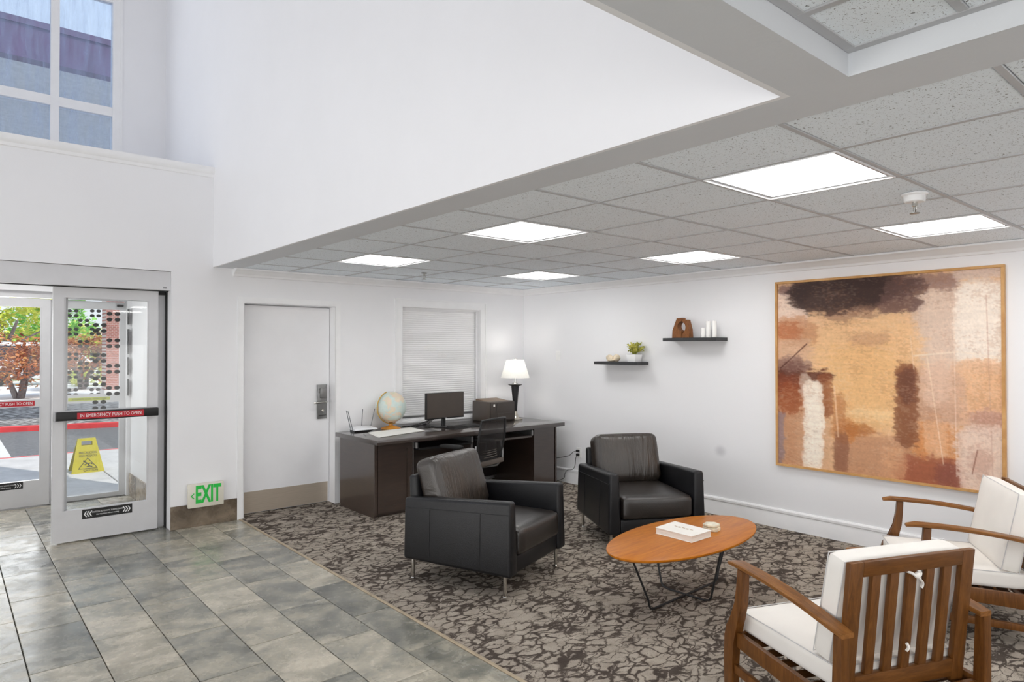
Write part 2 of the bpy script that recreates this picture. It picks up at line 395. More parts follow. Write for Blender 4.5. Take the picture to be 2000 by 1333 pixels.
def ribbon(bm, sec, path):
    """sweep: list of closed sections (lists of points), joined in order and capped"""
    rings = [[bm.verts.new(p) for p in s] for s in path]
    n = len(rings[0])
    for a, b in zip(rings, rings[1:]):
        for k in range(n): bm.faces.new((a[k], a[(k + 1) % n], b[(k + 1) % n], b[k]))
    bm.faces.new(rings[0][::-1]); bm.faces.new(rings[-1])
def lathe(bm, prof, n=24, c=(0, 0, 0), cap=True):
    rings = [[bm.verts.new((c[0] + r * math.cos(2 * PI * k / n), c[1] + r * math.sin(2 * PI * k / n), c[2] + z)) for k in range(n)] for r, z in prof]
    for a, b in zip(rings, rings[1:]):
        for k in range(n): bm.faces.new((a[k], a[(k + 1) % n], b[(k + 1) % n], b[k]))
    if cap: bm.faces.new(rings[0][::-1]); bm.faces.new(rings[-1])
def prism(bm, poly, a0, a1, plane='xz', bev=0.0, seg=1):
    """extrude a 2-D outline; plane xz extrudes along y, yz along x, xy along z"""
    def P(u, v, w): return {'xz': (u, w, v), 'yz': (w, u, v), 'xy': (u, v, w)}[plane]
    A = [bm.verts.new(P(u, v, a0)) for u, v in poly]; B = [bm.verts.new(P(u, v, a1)) for u, v in poly]
    n = len(poly); fs = [bm.faces.new(A[::-1]), bm.faces.new(B)]
    for k in range(n): fs.append(bm.faces.new((A[k], A[(k + 1) % n], B[(k + 1) % n], B[k])))
    if bev:
        es = list({e for f in fs[:2] for e in f.edges})
        bmesh.ops.bevel(bm, geom=es, offset=bev, segments=seg, profile=.5, affect='EDGES', clamp_overlap=True)
def cushion(bm, c, s, r, bulge=(0, 0, 0), n=10, mtx=None, pinch=0.0):
    """soft rounded box: half sizes s, edge radius r, outward bulge of each face pair"""
    tmp = bmesh.new(); bmesh.ops.create_cube(tmp, size=2.0)
    bmesh.ops.subdivide_edges(tmp, edges=tmp.edges[:], cuts=n, use_grid_fill=True)
    mp = {}
    for v in tmp.verts:
        q = v.co.copy(); h = Vector(s); p = Vector((q.x * h.x, q.y * h.y, q.z * h.z))
        inner = Vector([max(-(h[i] - r), min(h[i] - r, p[i])) for i in range(3)]); d = p - inner
        if d.length > 1e-9 and max(abs(q.x), abs(q.y), abs(q.z)) > .999: p = inner + d.normalized() * r
        w = [(1 - q[i] ** 2) for i in range(3)]
        p.x += math.copysign(1, q.x) * bulge[0] * w[1] * w[2] * abs(q.x); p.y += math.copysign(1, q.y) * bulge[1] * w[0] * w[2] * abs(q.y); p.z += math.copysign(1, q.z) * bulge[2] * w[0] * w[1] * abs(q.z)
        p = p + Vector(c)
        mp[v] = bm.verts.new(mtx @ p if mtx else p)
    for f in tmp.faces: bm.faces.new([mp[v] for v in f.verts])
    tmp.free()
def ball(bm, c, r, n=16, sq=(1, 1, 1)):
    bmesh.ops.create_uvsphere(bm, u_segments=n, v_segments=max(6, n // 2), radius=r, matrix=Matrix.Translation(c) @ Matrix.Diagonal((*sq, 1)))
def text_bm(bm, s, size, mtx, align='CENTER', sx=1.0, extrude=.0006, space=1.0, bold=0.0):
    cu = bpy.data.curves.new('lettering_source', 'FONT'); cu.body = s; cu.size = size; cu.align_x = align; cu.align_y = 'CENTER'; cu.extrude = extrude; cu.resolution_u = 3; cu.space_character = space; cu.offset = bold
    o = bpy.data.objects.new('lettering_source', cu); COL.objects.link(o)
    dg = bpy.context.evaluated_depsgraph_get(); me = bpy.data.meshes.new_from_object(o.evaluated_get(dg))
    me.transform(mtx @ Matrix.Diagonal((sx, 1, 1, 1))); bm.from_mesh(me)
    bpy.data.objects.remove(o); bpy.data.curves.remove(cu); bpy.data.meshes.remove(me)
def finish(name, bm, mats, smooth=True, angle=32):
    bmesh.ops.recalc_face_normals(bm, faces=bm.faces[:])
    me = bpy.data.meshes.new(name); bm.to_mesh(me); bm.free()
    for m in (mats if isinstance(mats, (list, tuple)) else [mats]): me.materials.append(m)
    if smooth:
        me.polygons.foreach_set('use_smooth', [True] * len(me.polygons)); me.set_sharp_from_angle(angle=R(angle))
    return me
def put(name, me, parent=None):
    o = bpy.data.objects.new(name, me); COL.objects.link(o)
    if parent: o.parent = parent
    return o
def mk(name, bm, m, parent=None, world=False, smooth=True, angle=32, label=None, kind=None):
    me = finish(name, bm, M[m] if isinstance(m, str) else m, smooth, angle)
    if world and parent: me.transform(root_matrix(parent).inverted())
    o = put(name, me, parent)
    if label: o['label'] = label
    if kind: o['kind'] = kind
    return o
def root_matrix(o):
    m = Matrix.LocRotScale(o.location, o.rotation_euler, o.scale)
    return root_matrix(o.parent) @ m if o.parent else m
def thing(name, label, cat, loc=(0, 0, 0), rz=0.0, group=None, kind=None):
    o = bpy.data.objects.new(name, None); COL.objects.link(o); o.empty_display_size = .05
    o.location = loc; o.rotation_euler = (0, 0, rz); o['label'] = label; o['category'] = cat
    if group: o['group'] = group
    if kind: o['kind'] = kind
    return o
def structure(name, label=None, loc=(0, 0, 0), cat=None):
    o = bpy.data.objects.new(name, None); COL.objects.link(o); o.empty_display_size = .05; o.location = loc; o['kind'] = 'structure'
    if label: o['label'] = label
    if cat: o['category'] = cat
    return o
def smesh(name, bm, m, label=None, cat=None, smooth=False):
    o = mk(name, bm, m, smooth=smooth); o['kind'] = 'structure'
    if label: o['label'] = label
    if cat: o['category'] = cat
    return o
def copy_tree(o, parent=None):
    c = o.copy(); COL.objects.link(c); c.parent = parent
    for ch in list(o.children): copy_tree(ch, c)
    return c
def cells(bm, us, vs, holes, fn):
    """wall panels: cells of the grid us x vs outside the holes"""
    us = sorted(set(us + [h[i] for h in holes for i in (0, 1)])); vs = sorted(set(vs + [h[i] for h in holes for i in (2, 3)]))
    for u0, u1 in zip(us, us[1:]):
        for v0, v1 in zip(vs, vs[1:]):
            cu, cv = (u0 + u1) / 2, (v0 + v1) / 2
            if any(h[0] < cu < h[1] and h[2] < cv < h[3] for h in holes): continue
            fn(bm, u0, u1, v0, v1)
def ring(bm, x0, x1, z0, z1, w, y0, y1, wb=None, wt=None):
    """rectangular frame in the xz plane; stiles w, bottom rail wb, top rail wt"""
    wb = w if wb is None else wb; wt = w if wt is None else wt
    box(bm, x0, x0 + w, y0, y1, z0, z1); box(bm, x1 - w, x1, y0, y1, z0, z1)
    if wb: box(bm, x0 + w, x1 - w, y0, y1, z0, z0 + wb)
    if wt: box(bm, x0 + w, x1 - w, y0, y1, z1 - wt, z1)
FACE_MY = lambda x, y, z: Matrix.Translation((x, y, z)) @ Matrix.Rotation(R(90), 4, 'X')      # lettering that faces -y

# ------------------------------------------------------------------ room dimensions
ZC = 2.37            # low ceiling
XA, YB = -3.834, -5.506      # edges of the atrium opening
XW, YR = -9.5, -10.5         # far sides of the hall, out of frame
ZT = 6.3

# ------------------------------------------------------------------ walls
bm = nb()
cells(bm, [XW, XA, 0.15], [0, 2.6, 3.28], [(-6.6, -4.187, 0, 2.305), (-3.554, -2.623, 0, 2.05), (-1.821, -.728, .80, 2.085), (XA, .15, 2.6, 3.28)],
      lambda b, u0, u1, v0, v1: box(b, u0, u1, 0, .2, v0, v1))
smesh('wall_back', bm, 'wall', 'white back wall with the entrance opening, flush door and blind window')
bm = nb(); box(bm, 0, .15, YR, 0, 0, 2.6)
smesh('wall_right', bm, 'wall_spot', 'white wall that carries the large abstract painting')
bm = nb(); box(bm, XA, XA + .02, YB, 1.93, ZC, ZT); box(bm, XA + .02, XA + .16, YB, 1.93, ZC + .15, ZT)
smesh('wall_atrium', bm, 'wall', 'tall white textured wall above the low ceiling edge')
bm = nb(); cells(bm, [XW, XA], [2.2, ZT], [(-8.4, -4.277, 3.42, 5.9)], lambda b, u0, u1, v0, v1: box(b, u0, u1, 1.78, 1.93, v0, v1))
smesh('wall_recess', bm, 'wall', 'recessed upper wall around the high window')
bm = nb(); box(bm, XW, XA + .02, YB - .02, YB, ZC, ZT); box(bm, XW, XA + .16, YB - .16, YB - .02, ZC + .15, ZT)
smesh('wall_atrium_rear', bm, 'wall')
bm = nb(); box(bm, XW - .15, XW, YR, 0, 0, 2.6); cells(bm, [YB - .16, 1.93], [2.6, ZT], [(-4.4, .2, 3.9, 5.7)], lambda b, u0, u1, v0, v1: box(b, XW - .15, XW, u0, u1, v0, v1))  # upper opening invented to let sky light into the atrium
smesh('wall_left', bm, 'wall')
bm = nb(); box(bm, XW - .15, .15, YR - .15, YR, 0, 2.6)
smesh('wall_rear', bm, 'wall')
# vestibule between the two sets of sliding doors
bm = nb(); box(bm, -4.15, -4.0, .2, 1.88, 0, 2.5); box(bm, -6.75, -6.6, .2, 1.88, 0, 2.5); box(bm, -6.75, -4.0, .2, 1.88, 2.42, 2.5)
box(bm, -4.187, -3.834, 1.86, 2.02, 0, 2.5); box(bm, XW, -6.6, 1.86, 2.02, 0, 2.5)
smesh('wall_vestibule', bm, 'wall', 'white side wall of the entrance vestibule')
bm = nb(); box(bm, XW - .15, XA + .16, YB - .16, 1.93, ZT, ZT + .12)
smesh('ceiling_atrium', bm, 'wall')
bm = nb(); box(bm, XW, XA, .2, 1.8, 3.14, 3.28)
smesh('trim_1', bm, 'trim')
# ledge moulding under the high window
bm = nb()
prism(bm, [(0, 3.195), (-.012, 3.20), (-.016, 3.225), (-.03, 3.24), (-.036, 3.262), (-.036, 3.29), (0, 3.29)], XW, XA, 'yz')
smesh('trim_2', bm, 'trim', 'white ledge moulding below the high window', smooth=True)
# crown mouldings under the low ceiling
crown = [(0, 2.297), (-.022, 2.300), (-.03, 2.318), (-.062, 2.335), (-.082, 2.352), (-.108, 2.356), (-.108, ZC), (0, ZC)]
bm = nb(); prism(bm, crown, -3.657, 0, 'yz'); smesh('trim_3', bm, 'trim', 'crown moulding along the back wall', smooth=True)
bm = nb(); prism(bm, crown, YR, 0, 'xz'); smesh('trim_4', bm, 'trim', 'crown moulding along the painting wall', smooth=True)
base = [(0, 0), (-.017, 0), (-.017, .128), (-.012, .142), (-.022, .148), (-.022, .166), (-.010, .178), (0, .178)]
bm = nb(); prism(bm, base, YR, 0, 'xz'); smesh('baseboard_right', bm, 'trim', 'tall white baseboard below the painting', smooth=True)
bm = nb(); prism(bm, base, -2.56, 0, 'yz'); smesh('baseboard_back', bm, 'trim', smooth=True)
# slate base tiles left of the flush door and in the vestibule
bt = structure('baseboard_left', 'slate tile base below the exit sign', (-3.9, 0, 0))
bm = nb(); box(bm, -4.187, -3.612, -.012, 0, 0, .205, .002); mk('base_tile', bm, 'btile', bt, True, smooth=False)
bm = nb(); box(bm, -4.187, -4.135, -.0125, -.004, 0, .207, .001)
bt2 = structure('baseboard_vestibule', 'grey tile base of the vestibule wall', (-4.16, 1.0, 0))
for y0, y1 in ((.22, .86), (.864, 1.50), (1.504, 1.86)):
    b2 = nb(); box(b2, -4.164, -4.15, y0, y1, 0, .245, .002); mk('base_tile', b2, 'btile', bt2, True, smooth=False)
bm.free()

# ------------------------------------------------------------------ floor: slate tiles, carpet, strip between
fl = structure('floor', 'slate tile entrance floor with a carpeted seating area')
bm = nb(); box(bm, XW, .15, YR, 2.0, -.12, -.012); mk('floor_slab', bm, 'grout', fl, smooth=False)
cols = [-5.09 - .3115 * k for k in range(8, 0, -1)] + [-5.09, -4.775, -4.463, -4.152, -3.842]
cols = cols + [-3.594]
PER = .6175
tile_mesh = {}
def tile_for(w, l):
    key = (round(w, 3), round(l, 3))
    if key not in tile_mesh:
        b = nb(); box(b, -w / 2, w / 2, -l / 2, l / 2, -.012, 0, .0022, 1); tile_mesh[key] = finish('floor_tile', b, M['ftile'], False)
    return tile_mesh[key]
G = .0022
for ci, (x0, x1) in enumerate(zip(cols, cols[1:])):
    k = len(cols) - 2 - ci
    off = -.335 if k % 2 == 0 else -.57
    y = off + 4 * PER
    while y > -7.4:
        ya, yb = y - PER, y
        y -= PER
        yb2 = min(yb, 1.86); 
        if yb2 - ya < .05: continue
        parts_ = [(ya, yb2)]
        for a, b in parts_:
            o = put('floor_tile', tile_for(x1 - x0 - 2 * G, b - a - 2 * G), fl)
            o.location = ((x0 + x1) / 2, (a + b) / 2, random.uniform(-.0006, .0002))
bm = nb(); box(bm, -3.578, 0.0, YR, 0.14, -.012, .006); mk('carpet', bm, 'carpet', fl, smooth=False, label='beige carpet with a dark brown branching pattern')
bm = nb(); prism(bm, [(-3.594, -.012), (-3.594, .001), (-3.589, .006), (-3.581, .0075), (-3.577, .006), (-3.577, -.012)], YR, 0, 'xz')
mk('transition_strip', bm, 'transition', fl, label='tan strip between tile and carpet')

# ------------------------------------------------------------------ low ceiling: soffit band, tile field, grid, coffer
ce = structure('ceiling', 'low ceiling of speckled white tiles with a plain band along the atrium')
XT = -3.603; CX, CY = -3.832, -5.702; ZK = 2.4345
bm = nb()
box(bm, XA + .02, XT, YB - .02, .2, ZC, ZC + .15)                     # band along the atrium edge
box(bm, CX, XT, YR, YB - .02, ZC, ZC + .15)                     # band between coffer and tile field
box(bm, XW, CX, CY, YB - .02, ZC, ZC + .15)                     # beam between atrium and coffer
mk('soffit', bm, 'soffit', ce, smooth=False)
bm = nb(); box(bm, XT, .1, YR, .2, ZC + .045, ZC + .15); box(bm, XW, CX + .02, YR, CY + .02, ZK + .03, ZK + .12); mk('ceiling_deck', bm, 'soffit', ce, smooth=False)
gx = [-3.1612 + .6096 * i for i in range(5)]              # grid lines along y
gy = [-5.3801 + .6096 * j for j in range(-8, 9)]          # grid lines along x
RW = .024
def runner(x0, x1, y0, y1, z, m='runner'):
    b = nb(); box(b, x0, x1, y0, y1, z - .001, z + .012, .0015); mk('grid_runner', b, m, ce, smooth=False)
for x in gx: runner(x - RW / 2, x + RW / 2, YR, -.1, ZC)
for y in gy:
    if YR < y < -.1: runner(XT, -.10, y - RW / 2 * .9, y + RW / 2 * .9, ZC + .0008)
xs = [XT] + gx + [-.06]; ys = [YR] + [y for y in gy if YR < y < -.05] + [-.05]
LIT = set()
for x0 in (gx[0], gx[3]):
    for j in (-6, -3, 0, 3, 6): LIT.add((round(x0, 3), round(-5.3801 + .6096 * j, 3)))
ct_cache = {}
for x0, x1 in zip(xs, xs[1:]):
    for y0, y1 in zip(ys, ys[1:]):
        if (round(x0, 3), round(y0, 3)) in LIT: continue
        a0 = x0 + (RW / 2 if x0 != XT else .001); a1 = x1 - (RW / 2 if x1 != -.06 else 0); c0 = y0 + RW / 2; c1 = y1 - RW / 2
        key = (round(a1 - a0, 3), round(c1 - c0, 3))
        if key not in ct_cache:
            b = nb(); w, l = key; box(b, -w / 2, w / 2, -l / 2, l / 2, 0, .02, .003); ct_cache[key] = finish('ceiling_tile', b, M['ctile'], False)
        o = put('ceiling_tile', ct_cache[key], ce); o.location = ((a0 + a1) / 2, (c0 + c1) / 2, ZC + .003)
# coffer tiles (2 x 2 ft, one course cut)
kx = [CX - .012 - .311] ; 
kx = [-3.86 + .03, -4.135 ] + [-4.135 - .6096 * i for i in range(1, 9)]
ky = [CY, -5.985] + [-5.985 - .6096 * i for i in range(1, 8)]
for x in kx[1:]:
    if x > XW: runner(x - RW / 2, x + RW / 2, YR, CY, ZK, 'runner')
for y in ky[1:]:
    if y > YR: runner(XW, CX, y - RW / 2, y + RW / 2, ZK + .0008, 'runner')
runner(CX - .03, CX - .0, YR, CY, ZK); runner(XW, CX, CY - .03, CY, ZK + .0006)
for x1, x0 in zip(kx, kx[1:]):
    for y1, y0 in zip(ky, ky[1:]):
        if x0 < XW or y0 < YR: continue
        a0, a1, c0, c1 = x0 + RW / 2, x1 - RW / 2, y0 + RW / 2, y1 - RW / 2
        key = (round(a1 - a0, 3), round(c1 - c0, 3))
        if key not in ct_cache:
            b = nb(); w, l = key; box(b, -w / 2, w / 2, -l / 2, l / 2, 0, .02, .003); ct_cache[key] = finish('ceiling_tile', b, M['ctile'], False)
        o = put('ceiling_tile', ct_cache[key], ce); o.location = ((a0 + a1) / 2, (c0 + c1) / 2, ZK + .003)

# ceiling lights
def make_light():
    t = thing('ceiling_light', '', 'ceiling light', (0, 0, ZC))
    b = nb(); s = .2925
    for w0, w1, z0 in ((0, .005, -.005), (.005, .026, .003)):
        q0, q1 = s - w0, s - w1
        for (x0, x1, y0, y1) in ((-q0, q0, -q0, -q1), (-q0, q0, q1, q0), (-q0, -q1, -q1, q1), (q1, q0, -q1, q1)): box(b, x0, x1, y0, y1, z0, .014)
        mk('light_frame' if w0 == 0 else 'frame_recess', b, 'trim' if w0 == 0 else 'runner', t, smooth=False); b = nb()  # white lip mimics edges catching light, grey band the shadow gap
    b.free()
    b = nb(); box(b, -s + .026, s - .026, -s + .026, s - .026, .006, .014); mk('diffuser', b, 'panel', t, smooth=False)
    return t
lt0 = make_light()
lab = {(-2.856, 0): 'largest square ceiling light, nearest the corner of the open atrium',
       (-2.856, 3): 'square ceiling light in the middle of the row along the atrium edge',
       (-2.856, 6): 'farthest square ceiling light in the row along the atrium edge, towards the white door',
       (-1.028, 0): 'square ceiling light above the large abstract painting, nearest the wall',
       (-1.028, 3): 'middle square ceiling light in the row along the painting wall',
       (-1.028, 6): 'smallest square ceiling light, farthest back above the desk corner'}
first = True
for i, x0 in enumerate((gx[0], gx[3])):
    for j in (-6, -3, 0, 3, 6):
        o = lt0 if first else copy_tree(lt0); first = False
        o.location = (x0 + .3048, -5.3801 + .6096 * j + .3048, ZC)
        k = (round(x0 + .3048, 3), j)
        o['label'] = lab.get(k, 'square ceiling light farther along the ceiling, outside the picture')
        o['group'] = 'square ceiling lights'

def sprinkler(name, label, x, y, cup):
    t = thing(name, label, 'sprinkler', (x, y, ZC), group='ceiling sprinklers')
    if cup:
        b = nb(); lathe(b, [(.058, 0.0), (.058, -.006), (.048, -.012), (.046, -.038), (.040, -.042)], 20); mk('escutcheon', b, 'trim', t)
        z0 = -.042
    else:
        b = nb(); lathe(b, [(.03, 0), (.028, -.006), (.016, -.010)], 16); mk('escutcheon', b, 'alu_dark', t); z0 = -.01
    b = nb(); lathe(b, [(.012, z0), (.012, z0 - .018), (.008, z0 - .02)], 10)
    tube(b, [(.008, 0, z0 - .018), (.016, 0, z0 - .032), (.004, 0, z0 - .05)], .003, 6); tube(b, [(-.008, 0, z0 - .018), (-.016, 0, z0 - .032), (-.004, 0, z0 - .05)], .003, 6)
    mk('frame_arms', b, 'chrome', t)
    b = nb(); lathe(b, [(.004, z0 - .048), (.022, z0 - .052), (.022, z0 - .055), (.004, z0 - .056)], 14); mk('deflector', b, 'lock', t)
sprinkler('sprinkler_head', 'ceiling sprinkler with a white cup, between the two lights near the painting', -2.14, -5.30, True)
sprinkler('sprinkler_head', 'small grey ceiling sprinkler over the desk, below the farthest lights', -2.09, -.87, False)

# ------------------------------------------------------------------ flush white door (door_1)
d1 = structure('door_1', 'plain white flush door with steel kick plate', (-3.09, 0, 0))
bm = nb(); ring(bm, -3.612, -2.565, 0, 2.108, .058, -.012, .002, 0, .058)
ring(bm, -3.556, -2.621, 0, 2.052, .004, -.012, .2, 0, .004); ring(bm, -3.552, -2.625, 0, 2.048, .016, .168, .19, 0, .016)
mk('door_frame', bm, 'trim', d1, True, smooth=False)
bm = nb(); box(bm, -3.548, -2.629, .12, .164, .012, 2.040, .002); leaf = mk('door_leaf', bm, 'doorwhite', d1, True, smooth=False)
bm = nb(); box(bm, -3.545, -2.645, .1175, .1215, .016, .222, .001); mk('kick_plate', bm, 'kick', leaf, True, smooth=False, label='brushed steel kick plate')
lk = nb(); box(lk, -2.768, -2.664, .098, .122, .884, 1.240, .004, 2); box(lk, -2.744, -2.668, .085, .1, 1.10, 1.205, .006, 2); box(lk, -2.762, -2.742, .092, .1, 1.155, 1.195, .003); lock = mk('door_lock', lk, 'lock', leaf, True, label='grey card lock with lever')
lk = nb(); tube(lk, [(-2.69, .1, 1.06), (-2.69, .05, 1.06), (-2.70, .043, 1.06), (-2.82, .042, 1.055), (-2.83, .046, 1.055)], .0095, 8)
mk('lever', lk, 'chrome', leaf, True)
lk = nb(); lathe(lk, [(.014, 0), (.014, .01), (.006, .012)], 12); me = finish('key_cylinder', lk, M['chrome']); me.transform(Matrix.Translation((-2.715, .098, .968)) @ Matrix.Rotation(R(90), 4, 'X')); me.transform(root_matrix(leaf).inverted()); put('key_cylinder', me, leaf)
lk = nb(); box(lk, -2.756, -2.674, .096, .0985, .918, .924); mk('card_slot', lk, 'black', leaf, True, smooth=False)
bm = nb(); box(bm, -3.6, -2.58, .2, .24, 0, 2.2); mk('door_backing', bm, 'wall', d1, True, smooth=False)

# ------------------------------------------------------------------ automatic sliding doors
def decal_mesh(s):
    b = nb()
    for ax in (-1, 1):
        for az in (-1, 1):
            pts = []
            for k in range(10):
                a = 2 * PI * k / 10; r = 1 + .18 * math.cos(a - math.atan2(az, ax))
                pts.append((ax * s * .29 + r * s * .235 * math.cos(a), az * s * .25 + r * s * .185 * math.sin(a)))
            prism(b, pts, -.0005, .0005, 'xz')
    return finish('decal', b, M['black_print'], False)
DEC = decal_mesh(.094)
def chevron(b, x, z, s, d, y):
    for sg in (1, -1):
        pts = [(x, z), (x - d * s * .62, z + sg * s), (x - d * s * 1.0, z + sg * s), (x - d * s * .38, z)]
        prism(b, pts, y - .0006, y, 'xz')
def notice(parent, x0, x1, z0, z1, y):
    b = nb(); box(b, x0, x1, y - .001, y, z0, z1); n = mk('notice_strip', b, 'black_print', parent, True, smooth=False, label='black notice strip with white chevrons')
    b = nb(); zc = (z0 + z1) / 2; w = x1 - x0; h = (z1 - z0) * .30
    for k in range(3):
        chevron(b, x0 + .012 + k * .019, zc, h, -1, y - .001); chevron(b, x1 - .012 - k * .019, zc, h, 1, y - .001)
    text_bm(b, 'CAUTION AUTOMATIC SLIDING DOOR', .0175, FACE_MY((x0 + x1) / 2, y - .0015, zc + .010), sx=.74)
    text_bm(b, 'that may move without warning', .0175, FACE_MY((x0 + x1) / 2, y - .0015, zc - .012), sx=.74)
    mk('notice_lettering', b, 'white_print', parent, True, smooth=False)
def leaf_panel(door, x0, x1, y, bar):
    b = nb(); ring(b, x0, x1, .012, 2.128, .075, y, y + .045, .258, .088); box(b, x0 + .075, x1 - .075, y, y + .045, 1.02, 1.098)
    for ax in (x0 + .075, x1 - .087): box(b, ax, ax + .012, y + .006, y + .012, .27, 2.04)
    lf = mk('sliding_leaf', b, 'alu', door, True, smooth=False)
    b = nb(); box(b, x0 + .075, x1 - .075, y + .02, y + .026, .27, 1.02); box(b, x0 + .075, x1 - .075, y + .02, y + .026, 1.098, 2.04); mk('leaf_glass', b, 'glass', lf, True, smooth=False)
    xm = (x0 + x1) / 2
    if bar:
        b = nb(); box(b, x0 + .012, x1 - .004, y - .055, y - .012, 1.02, 1.092, .006, 2); box(b, x0 + .03, x0 + .07, y - .012, y, 1.035, 1.08); box(b, x1 - .07, x1 - .03, y - .012, y, 1.035, 1.08)
        mk('push_bar', b, 'black', lf, True)
        b = nb(); box(b, x0 + .008, x0 + .022, y - .056, y - .01, 1.018, 1.094, .003); mk('push_bar_cap', b, 'alu_dark', lf, True)
        px0, px1, py = x0 + .165, x0 + .66, y - .0555
    else: px0, px1, py = x1 - .62, x1 - .128, y
    b = nb(); box(b, px0, px1, py - .001, py, 1.03, 1.082); mk('push_label', b, 'red', lf, True, smooth=False, label='red emergency label')
    b = nb(); text_bm(b, 'IN EMERGENCY PUSH TO OPEN', .040, FACE_MY((px0 + px1) / 2, py - .0016, 1.056), sx=.80, extrude=.0006)
    mk('push_lettering', b, 'white_print', lf, True, smooth=False)
    return lf
d2 = structure('door_2', 'white automatic sliding entrance door with black push bar', (-4.65, .15, 0))
bm = nb(); box(bm, -6.6, -4.187, .02, .2, 2.135, 2.302, .002); hd = mk('door_header', bm, 'alu', d2, True, smooth=False)
bm = nb(); box(bm, -4.262, -4.205, .135, .2, 2.10, 2.134); box(bm, -6.6, -4.187, .10, .13, 2.128, 2.136); mk('header_track', bm, 'gasket', d2, True, smooth=False)
bm = nb(); box(bm, -4.250, -4.222, .0185, .0205, 2.148, 2.166); mk('header_badge', bm, 'alu_dark', d2, True, smooth=False)
lf2 = leaf_panel(d2, -5.048, -4.266, .115, True)
notice(lf2, -4.836, -4.464, .183, .262, .115)
bm = nb(); ring(bm, -5.0, -4.198, .01, 2.10, .062, .178, .215, .06, .06); sl = mk('sidelite', bm, 'alu', d2, True, smooth=False)
bm = nb(); box(bm, -4.938, -4.26, .194, .199, .07, 2.04); mk('sidelite_glass', bm, 'glass', sl, True, smooth=False)
bm = nb(); box(bm, -4.198, -4.189, .13, .2, .0, 2.13); mk('door_gasket', bm, 'gasket', d2, True, smooth=False)
for x, zs in ((-4.603, (1.893, 1.662, 1.439, 1.248)), (-4.705, (1.793, 1.534, 1.332, 1.129))):
    for z in zs:
        o = put('decal', DEC, sl); o.location = Vector((x, .190, z)) - root_matrix(sl).translation
d3 = structure('door_3', 'outer automatic sliding door at the street side of the vestibule', (-4.9, 1.9, 0))
lf3 = leaf_panel(d3, -5.668, -4.885, 1.88, False)
notice(lf3, -5.47, -5.105, .197, .266, 1.88)
bm = nb(); ring(bm, -4.90, -4.187, .0, 2.128, .058, 1.935, 1.975, .045, .085); box(bm, -4.842, -4.245, 1.935, 1.975, 1.03, 1.125); sl3 = mk('sidelite', bm, 'alu', d3, True, smooth=False)
bm = nb(); box(bm, -4.842, -4.245, 1.953, 1.958, .04, 1.03); box(bm, -4.842, -4.245, 1.953, 1.958, 1.125, 2.045); mk('sidelite_glass', bm, 'glass', sl3, True, smooth=False)
for x, zs in ((-4.68, (1.992, 1.795, 1.53, 1.338, 1.15)), (-4.583, (1.893, 1.667, 1.431, 1.244)), (-4.475, (1.998, 1.801, 1.529, 1.335, 1.146))):
    for z in zs:
        o = put('decal', DEC, sl3); o.location = Vector((x, 1.950, z)) - root_matrix(sl3).translation
bm = nb(); box(bm, -4.72, -4.335, 1.933, 1.9345, 1.055, 1.09); mk('door_notice', bm, vary('notice_yellow', (190, 200, 60), .5, amount=.03), sl3, True, smooth=False, label='yellow notice on the mid rail')
bm = nb(); text_bm(bm, 'AUTOMATIC DOOR - STAND CLEAR', .024, FACE_MY(-4.528, 1.9325, 1.072), sx=.80); mk('door_notice_lettering', bm, 'black_print', sl3, True, smooth=False)
bm = nb(); box(bm, -5.9, -4.187, 1.86, 2.02, 2.14, 2.5); box(bm, -6.6, -5.9, 1.86, 2.02, 0, 2.5); mk('door_header', bm, 'alu', d3, True, smooth=False)
bm = nb(); box(bm, -4.275, -4.215, 1.90, 1.936, 2.075, 2.10, .003); mk('door_sensor', bm, 'gasket', d3, True, smooth=False)
bm = nb()
for z0, z1 in ((1.10, 1.28), (1.33, 1.52), (1.56, 1.83), (1.88, 2.05)): box(bm, -4.186, -4.178, 1.80, 1.86, z0, z1)  # gaps left where reflections would break the dark line
mk('door_gasket', bm, 'gasket', d3, True, smooth=False)

# ------------------------------------------------------------------ high window (window_1)
w1 = structure('window_1', 'high white framed window looking out to a dark roof edge', (-6, 1.78, 3.4))
zb, zt = 3.42, 5.9
bm = nb(); ring(bm, -8.4, -4.277, zb, zt, .078, 1.775, 1.9, .07, .078)
xm = -4.872
while xm > -8.3:
    box(bm, xm - .038, xm + .038, 1.79, 1.88, zb, zt); xm -= .585
box(bm, -8.4, -4.3, 1.792, 1.878, 4.13, 4.225); box(bm, -8.4, -4.3, 1.792, 1.878, 5.37, 5.46)
mk('window_frame', bm, 'trim', w1, True, smooth=False)
bm = nb(); box(bm, -4.285, -4.262, 1.77, 1.782, zb, zt); mk('window_casing', bm, 'trim', w1, True, smooth=False)
xl = -4.355
edges = []
xm = -4.872
while xm > -8.3: edges.append((xm + .038, xl)); xl = xm - .038; xm -= .585
for x0, x1 in edges:
    for z0, z1 in ((zb + .07, 4.13), (4.225, 5.37), (5.46, zt - .078)):
        b = nb(); box(b, x0, x1, 1.83, 1.836, z0, z1); mk('window_pane', b, 'dirty', w1, True, smooth=False)

